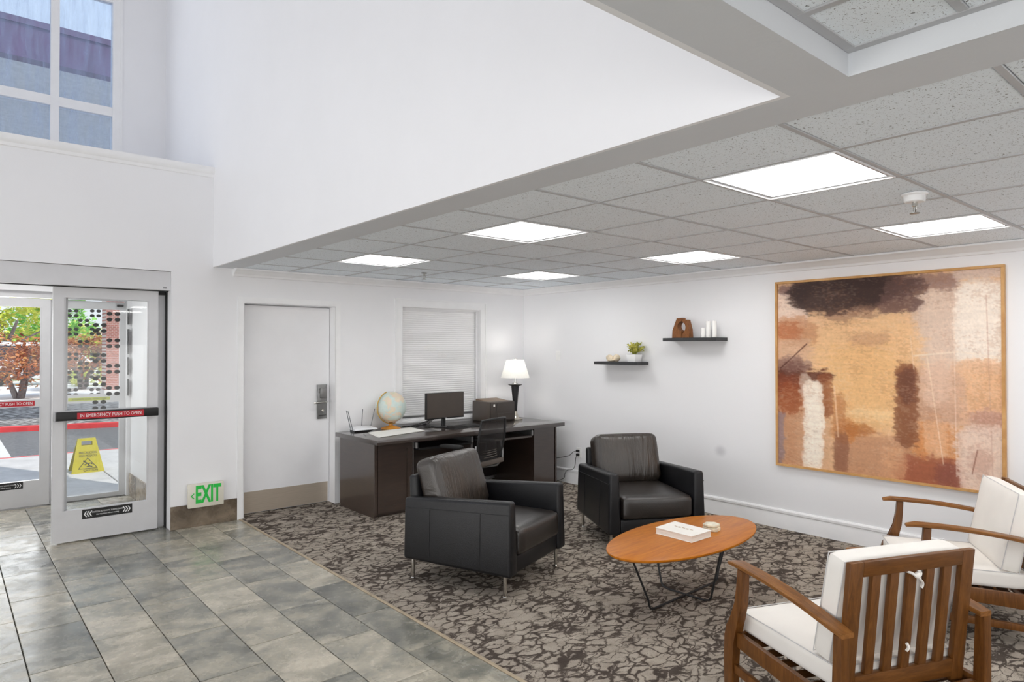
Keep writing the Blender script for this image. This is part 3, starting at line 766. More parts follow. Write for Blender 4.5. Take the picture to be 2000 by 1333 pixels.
# ------------------------------------------------------------------ window with white blind (window_2)
w2 = structure('window_2', 'window behind the desk with a closed white blind', (-1.27, 0, .8))
bm = nb()
ring(bm, -1.908, -.640, .745, 2.17, .084, -.016, 0, .05, .084); ring(bm, -1.915, -.633, .74, 2.177, .014, -.026, 0, .0, .014); ring(bm, -1.842, -.706, .79, 2.104, .014, -.02, 0, .0, .014)
ring(bm, -1.823, -.726, .795, 2.088, .006, -.01, .2, .006, .006)
box(bm, -1.93, -.62, -.045, 0, .775, .80, .004)
mk('window_frame', bm, 'trim', w2, True, smooth=False)
bm = nb(); bm.faces.new([bm.verts.new(p) for p in ((-1.817, .046, .80), (-.732, .046, .80), (-.732, .046, 2.082), (-1.817, .046, 2.082))]); mk('window_pane', bm, 'pane', w2, True, smooth=False)
bm = nb(); ring(bm, -1.817, -.732, .80, 2.082, .016, .040, .056); mk('window_sash', bm, 'trim', w2, True, smooth=False)
bm = nb(); box(bm, -1.85, -.70, .19, .2, .75, 2.15); mk('window_backing', bm, 'trim', w2, True, smooth=False)
vb = thing('window_blind', 'closed white venetian blind in the window behind the desk', 'blind', (-1.2745, .11, .81))
bm = nb(); box(bm, -1.81, -.74, .062, .10, 2.045, 2.08, .002); mk('head_rail', bm, 'trim', vb, True, smooth=False)
bm = nb(); z = 2.035
while z > .835:
    o_ = [(.0725, z - .0122), (.069, z - .007), (.0675, z - .001), (.068, z + .005), (.070, z + .010), (.0745, z + .0135)]
    prism(bm, o_ + [(y + .0012, q) for y, q in reversed(o_)], -1.808, -.741, 'yz'); z -= .0245
mk('slats', bm, 'blindwhite', vb, True, smooth=False, kind='stuff')
bm = nb(); box(bm, -1.808, -.741, .066, .084, .806, .822, .002); mk('bottom_rail', bm, 'trim', vb, True, smooth=False)

# ------------------------------------------------------------------ exit sign
ex = thing('exit_sign', 'white exit sign with green letters and a left arrow, low on the wall', 'exit sign', (-3.9, -.05, .17))
bm = nb(); box(bm, -4.051, -3.744, -.05, -.012, .178, .392, .004, 2); mk('housing', bm, 'sign_housing', ex, True)
bm = nb(); text_bm(bm, 'EXIT', .215, FACE_MY(-3.882, -.0515, .287), sx=.50, extrude=.001, bold=.007)
b2 = nb()
mk('lettering', bm, 'green_print', ex, True, smooth=False)
for sg in (1, -1): prism(b2, [(-4.032, .285), (-4.006, .285 + sg * .026), (-3.999, .285 + sg * .021), (-4.021, .285)], -.0525, -.0505, 'xz')
mk('arrow', b2, 'green_print', ex, True, smooth=False)

# ------------------------------------------------------------------ desk
dk = thing('desk', 'long dark brown two-seat desk below the blind window', 'desk', (-1.42, -.5, 0))
bm = nb(); box(bm, -2.66, -.205, -.955, -.09, .712, .757, .004, 2); mk('desktop', bm, 'espresso_top', dk, True)
bm = nb(); box(bm, -2.622, -2.588, -.835, -.12, .03, .712, .002); box(bm, -2.618, -2.592, -.82, -.13, .006, .03); mk('side_panel', bm, 'espresso', dk, True, smooth=False)
def pedestal(x0, x1, swing):
    b = nb(); box(b, x0, x1, -.815, -.12, .035, .712); box(b, x0 + .01, x1 - .01, -.79, -.12, .006, .035); p = mk('pedestal', b, 'espresso', dk, True, smooth=False)
    b = nb(); ring(b, x0 + .004, x1 - .004, .045, .70, .055, -.838, -.815, .06, .06); box(b, x0 + .058, x1 - .058, -.826, -.815, .10, .645)
    dr = mk('pedestal_door', b, 'espresso', dk, True, smooth=False)
    return p
pedestal(-2.588, -2.20, 1)
b = nb(); box(b, -2.20, -2.192, -.84, -.815, .05, .705); mk('edge_strip', b, 'steel', dk, True, smooth=False)
b = nb(); box(b, -.585, -.222, -.815, -.12, .006, .712); box(b, -.583, -.262, -.838, -.815, .02, .705, .002); box(b, -.246, -.224, -.838, -.815, .02, .705, .002); mk('pedestal', b, 'espresso', dk, True, smooth=False)
b = nb(); box(b, -2.192, -1.45, -.52, -.50, .08, .712); mk('modesty_panel', b, 'espresso', dk, True, smooth=False)
b = nb(); box(b, -1.45, -.585, -.16, -.14, .08, .712); mk('modesty_panel', b, 'espresso_dark', dk, True, smooth=False)
b = nb(); box(b, -1.46, -1.43, -.80, -.12, .006, .712); mk('centre_support', b, 'espresso', dk, True, smooth=False)
def tray(x0, x1, m):
    b = nb(); box(b, x0 + .03, x1 - .03, -.88, -.5, .612, .634, .003); tr = mk('keyboard_tray', b, m, dk, True, smooth=False)
    for x in (x0 + .004, x1 - .028):
        b = nb(); box(b, x, x + .024, -.87, -.5, .63, .69, .002); mk('tray_slide', b, 'lock', dk, True, smooth=False)
tray(-2.185, -1.47, 'black'); tray(-1.42, -.62, vary('tray_grey', (92, 86, 82), .35, amount=.05))

# things on the desk
ZD = .757
rt = thing('wifi_router', 'white router with four upright grey antennas at the desk end', 'router', (-2.40, -.19, ZD))
b = nb(); hexa(b, [(-.135, -.075, .016), (.135, -.075, .016), (.12, .085, .02), (-.12, .085, .02), (-.13, -.07, .030), (.13, -.07, .030), (.115, .08, .046), (-.115, .08, .046)], .006, 2); mk('body', b, 'router', rt)
b = nb(); hexa(b, [(-.13, -.06, 0), (.05, -.06, 0), (.06, .07, 0), (-.11, .07, 0), (-.12, -.068, .016), (.10, -.068, .016), (.10, .075, .02), (-.11, .075, .02)]); mk('stand', b, 'black', rt, smooth=False)
for x, y, dx in ((-.135, -.04, -.055), (-.118, .04, -.05), (.03, .085, .012), (.12, .06, .05)):
    b = nb(); tube(b, [(x, y, .02), (x + dx * .15, y, .05), (x + dx, y, .22)], .006, 6, flat=.6); mk('antenna', b, 'antenna', rt)

gl = thing('globe', 'pale world globe on an amber stand, left of the monitor', 'globe', (-2.066, -.185, ZD))
b = nb(); ball(b, (0, 0, 0), .165, 40); o = mk('sphere', b, 'globe', gl); o.location = (0, 0, .232)
b = nb(); pts = []
for k in range(25):
    a = R(112 + k * 172 / 24); pts.append((math.cos(a) * .176, -.02 + 0 * math.sin(a), .232 + math.sin(a) * .176))
tube(b, pts, .006, 6); mk('meridian_arm', b, 'gold', gl)
b = nb(); lathe(b, [(.105, 0), (.105, .006), (.085, .016), (.045, .026), (.022, .036), (.018, .06), (.024, .066)], 28); mk('stand', b, 'amber', gl)

mp = thing('paper_pad', 'large cream paper pad lying flat on the desk before the globe', 'paper pad', (-2.2, -.5, ZD))
for i, (d, z) in enumerate(((0, 0), (.012, .004))):
    b = nb(); q = [(-2.535, -.77), (-1.925, -.61), (-1.885, -.275), (-2.444, -.37)]; q = [(x + d, y - d * .4) for x, y in q]
    hexa(b, [(x, y, ZD + z) for x, y in q] + [(x, y, ZD + z + .004) for x, y in q], .0008); mk('sheet', b, 'paper', mp, True, smooth=False)

mo = thing('computer_monitor', 'black flat computer monitor on the desk', 'monitor', (-1.545, -.45, ZD), R(2))
b = nb(); box(b, -.252, .252, -.012, .028, .094, .378, .004, 2); mk('casing', b, 'black', mo)
b = nb(); box(b, -.246, .246, -.0135, -.011, .108, .372); mk('screen', b, 'monitor', mo, smooth=False)
b = nb(); hexa(b, [(-.024, .02, .008), (.024, .02, .008), (.024, .045, .008), (-.024, .045, .008), (-.024, .018, .14), (.024, .018, .14), (.024, .035, .14), (-.024, .035, .14)], .004); mk('neck', b, 'black', mo)
b = nb(); prism(b, [(-.12 + .24 * (.5 + .5 * math.cos(R(a))), .03 + .09 * math.sin(R(a))) for a in range(0, 360, 20)], 0, .012, 'xy', .003); mk('foot', b, 'black', mo)
b = nb(); box(b, -.012, .012, -.0145, -.0130, .098, .104); mk('maker_mark', b, 'alu', mo, smooth=False)
kb = thing('keyboard', 'black computer keyboard lying before the monitor', 'keyboard', (-1.40, -.60, ZD), R(9))
b = nb(); hexa(b, [(-.22, -.07, 0), (.22, -.07, 0), (.22, .07, 0), (-.22, .07, 0), (-.215, -.066, .012), (.215, -.066, .012), (.215, .066, .02), (-.215, .066, .02)], .003); mk('case', b, 'black', kb, smooth=False)
b = nb()
for r_ in range(5):
    for c_ in range(15): box(b, -.205 + c_ * .0275, -.205 + c_ * .0275 + .024, -.055 + r_ * .0225, -.055 + r_ * .0225 + .019, .014 + .0013 * r_, .0195 + .0015 * r_)
mk('keys', b, vary('key_plastic', (40, 38, 38), .5, amount=.05), kb, smooth=False, kind='stuff')
b = nb()
for k in range(4):
    z0 = ZD + .003; x = -1.80 + k * .05
    pts = [(-1.56 + .01 * k, -.39, ZD + .16), (-1.60 - .01 * k, -.33, ZD + .09), (-1.68 - .03 * k, -.27 + .02 * k, ZD + .02), (-1.80 - .04 * k, -.26 + .03 * k, z0 + .004), (-1.74 - .03 * k, -.36 + .03 * k, z0 + .004), (-1.62 - .03 * k, -.40 + .02 * k, z0 + .003), (-1.64, -.16, z0 + .003), (-1.5, -.1, z0 + .002)]
    fine = []
    for i in range(len(pts) - 1):
        p0 = Vector(pts[max(i - 1, 0)]); p1 = Vector(pts[i]); p2 = Vector(pts[i + 1]); p3 = Vector(pts[min(i + 2, len(pts) - 1)])
        for s in range(6):
            t_ = s / 6; fine.append(.5 * ((2 * p1) + (p2 - p0) * t_ + (2 * p0 - 5 * p1 + 4 * p2 - p3) * t_ ** 2 + (3 * p1 - p0 - 3 * p2 + p3) * t_ ** 3))
    tube(b, fine, .0035, 6)
o = mk('computer_cable', b, 'cable'); o['label'] = 'loop of thin black cables behind the monitor'; o['category'] = 'cable'

pr_ = thing('printer', 'dark brown laser printer on the desk beside the lamp', 'printer', (-.70, -.25, ZD))
b = nb(); box(b, -.89, -.512, -.40, -.075, ZD, ZD + .235, .008, 2); mk('body', b, 'printer', pr_, True)
b = nb(); box(b, -.884, -.518, -.422, -.398, ZD + .01, ZD + .228, .006, 2); mk('front_panel', b, 'printer_front', pr_, True)
b = nb(); box(b, -.79, -.53, -.428, -.42, ZD + .018, ZD + .10, .003); mk('paper_drawer', b, 'printer_front', pr_, True)
b = nb(); hexa(b, [(-.86, -.33, ZD + .228), (-.54, -.33, ZD + .228), (-.54, -.10, ZD + .228), (-.86, -.10, ZD + .228), (-.85, -.33, ZD + .236), (-.55, -.33, ZD + .236), (-.54, -.10, ZD + .256), (-.86, -.10, ZD + .256)], .003); mk('output_tray', b, vary('tray_brown', (120, 100, 82), .5, amount=.06), pr_, True)
b = nb(); box(b, -.845, -.82, -.4245, -.4215, ZD + .18, ZD + .207, .001); mk('sticker', b, 'paper', pr_, True, smooth=False)
b = nb(); hexa(b, [(-.812, -.4245, ZD + .10), (-.806, -.4245, ZD + .10), (-.785, -.4245, ZD + .215), (-.791, -.4245, ZD + .215), (-.812, -.421, ZD + .10), (-.806, -.421, ZD + .10), (-.785, -.421, ZD + .215), (-.791, -.421, ZD + .215)]); mk('panel_gap', b, 'black', pr_, True, smooth=False)
b = nb(); ring(b, -.8905, -.8895, ZD + .06, ZD + .2, .004, -.30, -.17); b.free()

lm = thing('table_lamp', 'lit table lamp with white shade and black tapered column', 'lamp', (-.435, -.335, ZD))
b = nb(); hexa(b, [(-.065, -.065, 0), (.065, -.065, 0), (.065, .065, 0), (-.065, .065, 0), (-.062, -.062, .012), (.062, -.062, .012), (.062, .062, .012), (-.062, .062, .012)], .002)
lathe(b, [(.058, .012), (.040, .035), (.026, .075), (.024, .10)], 24); mk('base', b, 'nickel', lm)
b = nb(); lathe(b, [(.022, .10), (.026, .16), (.036, .28), (.046, .37), (.05, .405), (.085, .418), (.088, .424), (.06, .428), (.02, .428)], 28); mk('column', b, 'black', lm)
b = nb(); lathe(b, [(.02, .428), (.034, .433), (.034, .44), (.013, .446), (.011, .50), (.007, .502), (.006, .72), (.012, .726), (.013, .738), (.004, .748)], 16); mk('stem', b, 'chrome', lm)
b = nb(); prof = [(.176, .504), (.107, .722)]
lathe(b, [prof[0], prof[1], (prof[1][0] - .002, prof[1][1]), (prof[0][0] - .002, prof[0][1])], 40, cap=False); mk('lamp_shade', b, 'shade', lm)
b = nb(); ball(b, (0, 0, .60), .03, 12, (1, 1, 1.2)); mk('bulb', b, emit_mat('bulb_glow', 8, (255, 246, 232)), lm)
light('table_lamp_light', 'POINT', (-.435, -.335, ZD + .655), (0, 0, 0), 3.0, .04, color=(1, .96, .9))

# ------------------------------------------------------------------ office chair
oc = thing('office_chair', 'black mesh-back office chair pushed under the desk', 'office chair', (-1.645, -1.03, .006), R(198))
# local: faces -Y; after the turn it faces the desk
b = nb(); cushion(b, (0, -.02, .455), (.235, .235, .035), .03, (0, 0, .012), 8); mk('seat', b, vary('chair_fabric', (30, 28, 28), .8, amount=.1, bump=.3), oc)
def bx(s, z):      # backrest outline half width at height z
    return .21 + .025 * math.sin((z - .5) / .42 * PI)
b = nb(); n = 14; front = []; back = []
for i in range(n + 1):
    z = .50 + .40 * i / n; y = .225 + .035 * math.sin((z - .46) * 4.5) * .6 + (z - .5) * .12
    w = bx(0, z) - .014; front.append([(-w + 2 * w * k / 8, y + .03 * (1 - (2 * k / 8 - 1) ** 2), z) for k in range(9)])
vs = [[b.verts.new(p) for p in row] for row in front]
for a, c in zip(vs, vs[1:]):
    for k in range(8): b.faces.new((a[k], a[k + 1], c[k + 1], c[k]))
mk('mesh_back', b, 'meshback', oc)
b = nb(); loop = []
for i in range(n + 1):
    z = .47 + .435 * i / n; y = .225 + .035 * math.sin((z - .46) * 4.5) * .6 + (z - .5) * .12; loop.append((-bx(0, z), y, z))
top = [(-bx(0, .9) + 2 * bx(0, .9) * k / 8, .225 + .035 * math.sin(.45 * 4.5) * .6 + .05 + .028 * (1 - (2 * k / 8 - 1) ** 2), .905 + .008 * (1 - (2 * k / 8 - 1) ** 2)) for k in range(1, 8)]
right = [(-x, y, z) for x, y, z in reversed(loop)]
tube(b, loop + top + right, .011, 8); mk('back_frame', b, 'black', oc)
b = nb(); box(b, -.205, .205, .245, .285, .455, .50, .008, 2); mk('lower_rail', b, vary('rail_grey', (92, 82, 74), .5, amount=.05), oc)
for k in range(4):
    b = nb(); z = .53 + .022 * k; tube(b, [(-.13, .245, z), (-.06, .275, z + .004), (.06, .275, z + .004), (.13, .245, z)], .0045, 6); mk('lumbar_strip', b, vary('strip_grey', (96, 88, 82), .5, amount=.05), oc)
b = nb(); tube(b, [(-.225, .235, .66), (-.232, .25, .57), (-.222, .255, .48), (-.17, .22, .42), (-.06, .08, .40)], .012, 8); tube(b, [(.225, .235, .66), (.232, .25, .57), (.222, .255, .48), (.17, .22, .42), (.06, .08, .40)], .012, 8); mk('back_brackets', b, 'lock', oc)
for s in (-1, 1):
    b = nb(); tube(b, [(s * .23, .02, .42), (s * .275, .02, .44), (s * .28, .02, .62)], .014, 8); cushion(b, (s * .28, -.02, .645), (.04, .125, .018), .016, n=5); mk('armrest', b, 'rubber', oc)
b = nb(); lathe(b, [(.03, .10), (.03, .28), (.018, .28), (.018, .42), (.06, .42), (.06, .425)], 14); mk('gas_lift', b, 'black', oc)
for k in range(5):
    a = 2 * PI * k / 5 + .3; c_, s_ = math.cos(a), math.sin(a)
    b = nb(); tube(b, [(.02 * c_, .02 * s_, .11), (.18 * c_, .18 * s_, .095), (.29 * c_, .29 * s_, .07)], .02, 8, radii=[.026, .02, .014]); lg = mk('base_leg', b, 'alu', oc)
    b = nb(); box(b, .29 * c_ - .012, .29 * c_ + .012, .29 * s_ - .012, .29 * s_ + .012, .05, .075)
    for q in (-1, 1):
        me_ = nb(); lathe(me_, [(.026, -.009), (.028, 0), (.026, .009)], 14); tmp = bpy.data.meshes.new('w'); me_.to_mesh(tmp); me_.free()
        tmp.transform(Matrix.Translation((.29 * c_ - q * s_ * .02, .29 * s_ + q * c_ * .02, .0285)) @ Matrix.Rotation(a, 4, 'Z') @ Matrix.Rotation(R(90), 4, 'X')); b.from_mesh(tmp); bpy.data.meshes.remove(tmp)
    mk('caster', b, 'black', oc)

# ------------------------------------------------------------------ wall shelves and ornaments
def shelf(label, y0, y1, z0, z1):
    t = thing('wall_shelf', label, 'shelf', (0, (y0 + y1) / 2, z0))
    b = nb(); box(b, -.196, 0.0, y1, y0, z0, z1, .002); mk('board', b, 'shelf', t, True, smooth=False)
    return t
shelf('lower charcoal floating shelf holding a plant and a shell ornament', -1.403, -2.011, 1.440, 1.472)
shelf('upper charcoal floating shelf holding a wooden sculpture and white candles', -2.341, -2.955, 1.690, 1.722)
pl = thing('potted_plant', 'small yellow-green plant in a square white pot on the lower shelf', 'plant', (-.10, -1.90, 1.472))
b = nb(); hexa(b, [(-.05, -.05, 0), (.05, -.05, 0), (.05, .05, 0), (-.05, .05, 0), (-.062, -.062, .082), (.062, -.062, .082), (.062, .062, .082), (-.062, .062, .082)], .004, 2); mk('pot', b, 'pot', pl)
b = nb(); box(b, -.054, .054, -.054, .054, .074, .084); mk('soil', b, 'espresso_dark', pl, smooth=False)
b = nb(); rnd = random.Random(3)
for k in range(40):
    a = rnd.uniform(0, 2 * PI); h = rnd.uniform(.03, .125); r_ = rnd.uniform(.03, .125) * (1 if h < .09 else .7)
    p0 = Vector((rnd.uniform(-.02, .02), rnd.uniform(-.02, .02), .08)); p1 = p0 + Vector((math.cos(a) * r_, math.sin(a) * r_, h)); pm = (p0 + p1) / 2 + Vector((0, 0, .02))
    tube(b, [p0, pm, p1], .0016, 4)
    for q in range(12):
        t_ = .25 + .75 * q / 11; c = p0.lerp(pm, min(1, t_ * 2)) if t_ < .5 else pm.lerp(p1, (t_ - .5) * 2)
        d = Vector((rnd.uniform(-1, 1), rnd.uniform(-1, 1), rnd.uniform(-.2, 1))).normalized(); s = d.cross(Vector((rnd.uniform(-1, 1), rnd.uniform(-1, 1), .3))).normalized()
        L = rnd.uniform(.018, .032); W_ = L * .42
        vv = [b.verts.new(c), b.verts.new(c + d * L * .5 + s * W_), b.verts.new(c + d * L), b.verts.new(c + d * L * .5 - s * W_)]; b.faces.new(vv)
mk('foliage', b, 'leaf_pot', pl, kind='stuff')
sh = thing('shell_ornament', 'cream shell-shaped ornament on the lower shelf', 'ornament', (-.11, -1.605, 1.472))
for (c, s, rz_) in (((0, .028, .036), (.045, .06, .036), .3), ((.01, -.045, .040), (.045, .042, .040), -.4), ((-.03, .0, .016), (.03, .05, .016), 0)):
    b = nb(); ball(b, (0, 0, 0), 1.0, 18); mtx = Matrix.Translation(c) @ Matrix.Rotation(rz_, 4, 'X') @ Matrix.Diagonal((*s, 1)); bmesh.ops.transform(b, matrix=mtx, verts=b.verts[:])
    for v in b.verts: v.co.z = max(v.co.z, .0); v.co += Vector((0, 0, .003 * math.sin(v.co.y * 260)))
    for v in b.verts: v.co.z = max(v.co.z, 0)
    mk('lobe', b, 'cream', sh)
scp = thing('wooden_sculpture', 'brown two-piece wooden sculpture with a round hole on the upper shelf', 'sculpture', (-.12, -2.53, 1.722))
def arc(cx, cz, rx, rz_, a0, a1, n=12): return [(cx + rx * math.cos(R(a0 + (a1 - a0) * k / n)), cz + rz_ * math.sin(R(a0 + (a1 - a0) * k / n))) for k in range(n + 1)]
# outlines in (u to the right of the picture, z); u runs along -y
def piece(poly):
    b = nb(); prism(b, [(-u, z) for u, z in poly], -.035, .035, 'yz', .002); mk('piece', b, 'sculpture', scp, smooth=False)
piece([(-.105, 0), (-.10, .075), (-.048, .197), (.012, .197), (.012, .166)] + arc(.008, .116, .048, .048, 90, 268) + [(.008, 0)])
piece([(.012, 0), (.014, .028), (.030, .050)] + arc(.008, .104, .048, .055, -50, 72) + [(.02, .162), (.014, .180), (.066, .180), (.092, .085), (.10, 0)])
for i, (y, h, lb) in enumerate(((-2.765, .095, 'short white candle on the upper shelf, nearest the sculpture'), (-2.822, .158, 'tall white candle between two others on the upper shelf'), (-2.888, .158, 'tall white candle at the free end of the upper shelf'))):
    t = thing('pillar_candle', lb, 'candle', (-.12, y, 1.722), group='white candles on the upper shelf')
    b = nb(); lathe(b, [(.021, 0), (.0215, .003), (.0215, h - .004), (.019, h), (.006, h - .003)], 20); mk('wax', b, 'candle', t)
    b = nb(); tube(b, [(0, 0, h - .004), (.001, 0, h + .006)], .001, 5); mk('wick', b, 'antenna', t)

# light switch and outlet with plugs
ls = thing('light_switch', 'white light switch high on the wall left of the lower shelf', 'light switch', (0, -.64, 1.47))
b = nb(); box(b, -.006, 0, -.60 - .08, -.60, 1.468, 1.585, .002); mk('plate', b, 'plate', ls, True)
b = nb(); hexa(b, [(-.006, -.646, 1.515), (-.006, -.634, 1.515), (0, -.634, 1.515), (0, -.646, 1.515), (-.016, -.645, 1.538), (-.016, -.635, 1.538), (0, -.634, 1.54), (0, -.646, 1.54)]); mk('toggle', b, M['plate'], ls, True, smooth=False)
ou = thing('wall_outlet', 'white wall outlet with two black plugs beside the desk', 'outlet', (0, -.99, .32))
b = nb(); box(b, -.006, 0, -1.03, -.95, .327, .447, .002); mk('plate', b, 'plate', ou, True)
b = nb()
for z in (.365, .41): box(b, -.009, -.004, -1.008, -.972, z - .016, z + .016, .003)
mk('sockets', b, 'plate', ou, True)
def smooth_path(pts, n=6):
    fine = []
    for i in range(len(pts) - 1):
        p0 = Vector(pts[max(i - 1, 0)]); p1 = Vector(pts[i]); p2 = Vector(pts[i + 1]); p3 = Vector(pts[min(i + 2, len(pts) - 1)])
        for s in range(n):
            t_ = s / n; fine.append(.5 * ((2 * p1) + (p2 - p0) * t_ + (2 * p0 - 5 * p1 + 4 * p2 - p3) * t_ ** 2 + (3 * p1 - p0 - 3 * p2 + p3) * t_ ** 3))
    fine.append(Vector(pts[-1])); return fine
for lb, z, path in (('black power cord running straight from outlet to desk', .41, [(-.04, -.985, .41), (-.06, -.95, .395), (-.06, -.88, .345), (-.08, -.78, .315), (-.15, -.66, .29), (-.215, -.55, .27)]),
                    ('black power cord dropping from the outlet to the floor by the desk', .365, [(-.04, -.985, .365), (-.055, -.985, .32), (-.045, -.96, .23), (-.045, -.92, .185), (-.05, -.84, .165), (-.05, -.80, .12), (-.06, -.785, .06), (-.12, -.68, .014), (-.2, -.62, .012)])):
    t = thing('power_cord', lb, 'cord', (-.03, -.99, z), group='cords in the wall outlet')
    b = nb(); box(b, -.042, -.009, -1.004, -.972, z - .013, z + .013, .004, 2); mk('plug', b, 'cable', t, True)
    b = nb(); tube(b, smooth_path(path), .0035, 6); mk('cord', b, 'cable', t, True)

# ------------------------------------------------------------------ painting
SPREAD = 1.30        # the painting's forms stand wider apart towards its near side
def paint(u, v, rng):
    H, W = u.shape
    def nz(su, sv, seed, octv=4):
        r = np.random.RandomState(seed); out = np.zeros_like(u); amp = 1.0; tot = 0
        for o in range(octv):
            gu, gv = max(2, int(su * 2 ** o)), max(2, int(sv * 2 ** o)); g = r.rand(gv + 2, gu + 2)
            x = u * gu; y = v * gv; xi = np.clip(x.astype(int), 0, gu); yi = np.clip(y.astype(int), 0, gv); fx = x - xi; fy = y - yi
            fx = fx * fx * (3 - 2 * fx); fy = fy * fy * (3 - 2 * fy)
            out += amp * (g[yi, xi] * (1 - fx) * (1 - fy) + g[yi, xi + 1] * fx * (1 - fy) + g[yi + 1, xi] * (1 - fx) * fy + g[yi + 1, xi + 1] * fx * fy); tot += amp; amp *= .62
        return out / tot
    img = np.zeros((H, W, 3)); img[:] = (222, 182, 142)
    u = u / (SPREAD - (SPREAD - 1) * u)
    wob = (nz(4, 4, 1) - .5) * .018; wob2 = (nz(5, 5, 2) - .5) * .018
    wob3 = (nz(28, 28, 70, 3) - .5) * .014; wob4 = (nz(28, 28, 71, 3) - .5) * .014
    def norm(a): return np.clip((a - a.mean()) / (a.std() * 4.2) + .5, 0, 1)
    def patch(u0, u1, v0, v1, col, soft=.02, op=1.0, seed=3, rag=.5, sk=0.0, dirn='h'):
        nonlocal img
        uu = u + wob + wob3 + sk * (v - v0); vv = v + wob2 + wob4; so = soft * 1.7 + .015
        def edge(x, a, b): return np.clip((x - a) / so + .5, 0, 1) * np.clip((b - x) / so + .5, 0, 1)
        m = edge(uu, u0, u1) * edge(vv, v0, v1)
        tex = norm(nz(5, 60, seed) if dirn == 'h' else nz(60, 5, seed)); tex2 = norm(nz(44, 64, seed + 50, 4))
        k = np.clip((m - (tex * .4 + tex2 * .6) * (rag * .75 + .12)) / .28, 0, 1); k = k * k * (3 - 2 * k)
        k = .8 * k + .2 * m * m * (3 - 2 * m)
        img = img * (1 - (k * op)[..., None]) + np.array(col)[None, None] * (k * op)[..., None]
    patch(.62, 1.02, .06, .46, (222, 202, 186), .06, .95, 5)
    patch(.60, .80, .10, .62, (214, 188, 168), .06, .7, 6, dirn='v')
    patch(.79, 1.02, .07, .42, (238, 224, 210), .03, .95, 7)
    patch(.18, .60, .22, .78, (230, 188, 140), .12, .9, 8, .3)
    patch(.24, .52, .36, .72, (228, 182, 124), .15, .7, 9, .3)
    patch(.78, 1.02, .42, .68, (224, 178, 138), .05, .8, 10)
    patch(.86, 1.02, .64, .76, (184, 142, 132), .05, .7, 11)
    patch(.58, .82, .45, .78, (206, 168, 144), .08, .75, 12, dirn='v')
    patch(.60, .80, .70, .92, (208, 138, 82), .08, .9, 13)
    patch(.66, .76, .38, .90, (232, 202, 178), .05, .45, 14, dirn='v')
    patch(.26, .58, .80, 1.03, (192, 142, 108), .06, .85, 15)
    patch(.24, .34, .73, .84, (198, 128, 70), .04, .8, 16)
    patch(.25, .30, .78, 1.02, (140, 92, 70), .03, .75, 17, dirn='v')
    patch(.52, .82, .88, 1.03, (160, 92, 66), .06, .95, 18)
    patch(.70, .80, .90, 1.03, (128, 76, 68), .05, .6, 19)
    patch(.47, .55, .84, 1.0, (212, 160, 120), .04, .7, 20, dirn='v')
    patch(.80, 1.03, .72, 1.03, (226, 202, 186), .04, .92, 21)
    patch(.86, .94, .80, .95, (186, 142, 122), .06, .5, 22)
    patch(-.02, .12, .05, .24, (228, 204, 188), .03, .95, 23)
    patch(-.02, .16, .20, .34, (196, 142, 104), .05, .8, 24)
    patch(-.02, .14, .30, .42, (206, 168, 140), .05, .7, 25)
    patch(-.02, .13, .41, .50, (134, 100, 92), .04, .8, 26)
    patch(-.02, .24, .485, .535, (86, 44, 30), .03, .95, 27)
    patch(-.02, .11, .50, .66, (122, 62, 40), .05, .95, 28)
    patch(-.02, .14, .60, 1.03, (190, 138, 104), .06, .8, 29, dirn='v')
    patch(-.02, .02, .70, 1.03, (146, 126, 132), .02, .8, 30, dirn='v')
    patch(.09, .22, .64, 1.03, (206, 162, 128), .04, .6, 31, dirn='v')
    patch(.18, .235, .49, .72, (146, 86, 54), .02, .8, 32, dirn='v')
    patch(-.02, .10, .22, .30, (176, 104, 66), .03, .7, 80, .7)
    patch(.02, .12, .43, .50, (112, 76, 66), .03, .7, 81, .7)
    patch(.0, .10, .54, .72, (150, 78, 44), .05, .75, 82, .7, dirn='v')
    patch(.20, .34, .12, .22, (132, 96, 80), .05, .5, 83, .8)
    patch(.30, .50, .28, .34, (196, 150, 116), .04, .6, 84, .8)
    patch(.28, .42, .74, .80, (176, 108, 58), .03, .7, 85, .8)
    patch(.24, .30, .60, .80, (186, 124, 78), .03, .7, 86, .7, dirn='v')
    patch(.30, .52, .66, .72, (240, 208, 160), .04, .6, 87, .8)
    patch(.62, .82, .62, .70, (190, 148, 122), .05, .6, 88, .8)
    patch(.118, .19, .535, 1.03, (242, 230, 214), .015, .97, 33, .3, dirn='v')
    patch(.10, .14, .50, .62, (236, 220, 204), .02, .6, 34, dirn='v')
    patch(.52, .615, .43, .83, (128, 78, 52), .03, .85, 35, .6, dirn='h')
    patch(.535, .60, .46, .62, (96, 58, 46), .03, .6, 36)
    patch(.05, .80, .01, .08, (150, 118, 108), .03, .85, 37)
    patch(.00, .08, .015, .06, (128, 98, 92), .02, .9, 38)
    patch(.05, .60, .0, .10, (74, 53, 48), .05, .9, 89, .6)
    patch(.06, .50, .005, .135, (60, 42, 38), .04, 1.0, 39, .45)
    patch(.12, .46, .05, .155, (66, 47, 42), .05, .8, 90, .8)
    patch(.10, .34, .06, .165, (74, 54, 48), .05, .85, 40, .8)
    patch(.46, .66, .02, .10, (98, 72, 66), .04, .8, 41, .7)
    patch(.44, .64, .09, .185, (104, 76, 70), .03, .85, 42, .8)
    patch(.30, .48, .145, .19, (150, 114, 94), .04, .6, 43, .8)
    patch(.78, 1.02, -.01, .035, (206, 184, 172), .02, .8, 44)
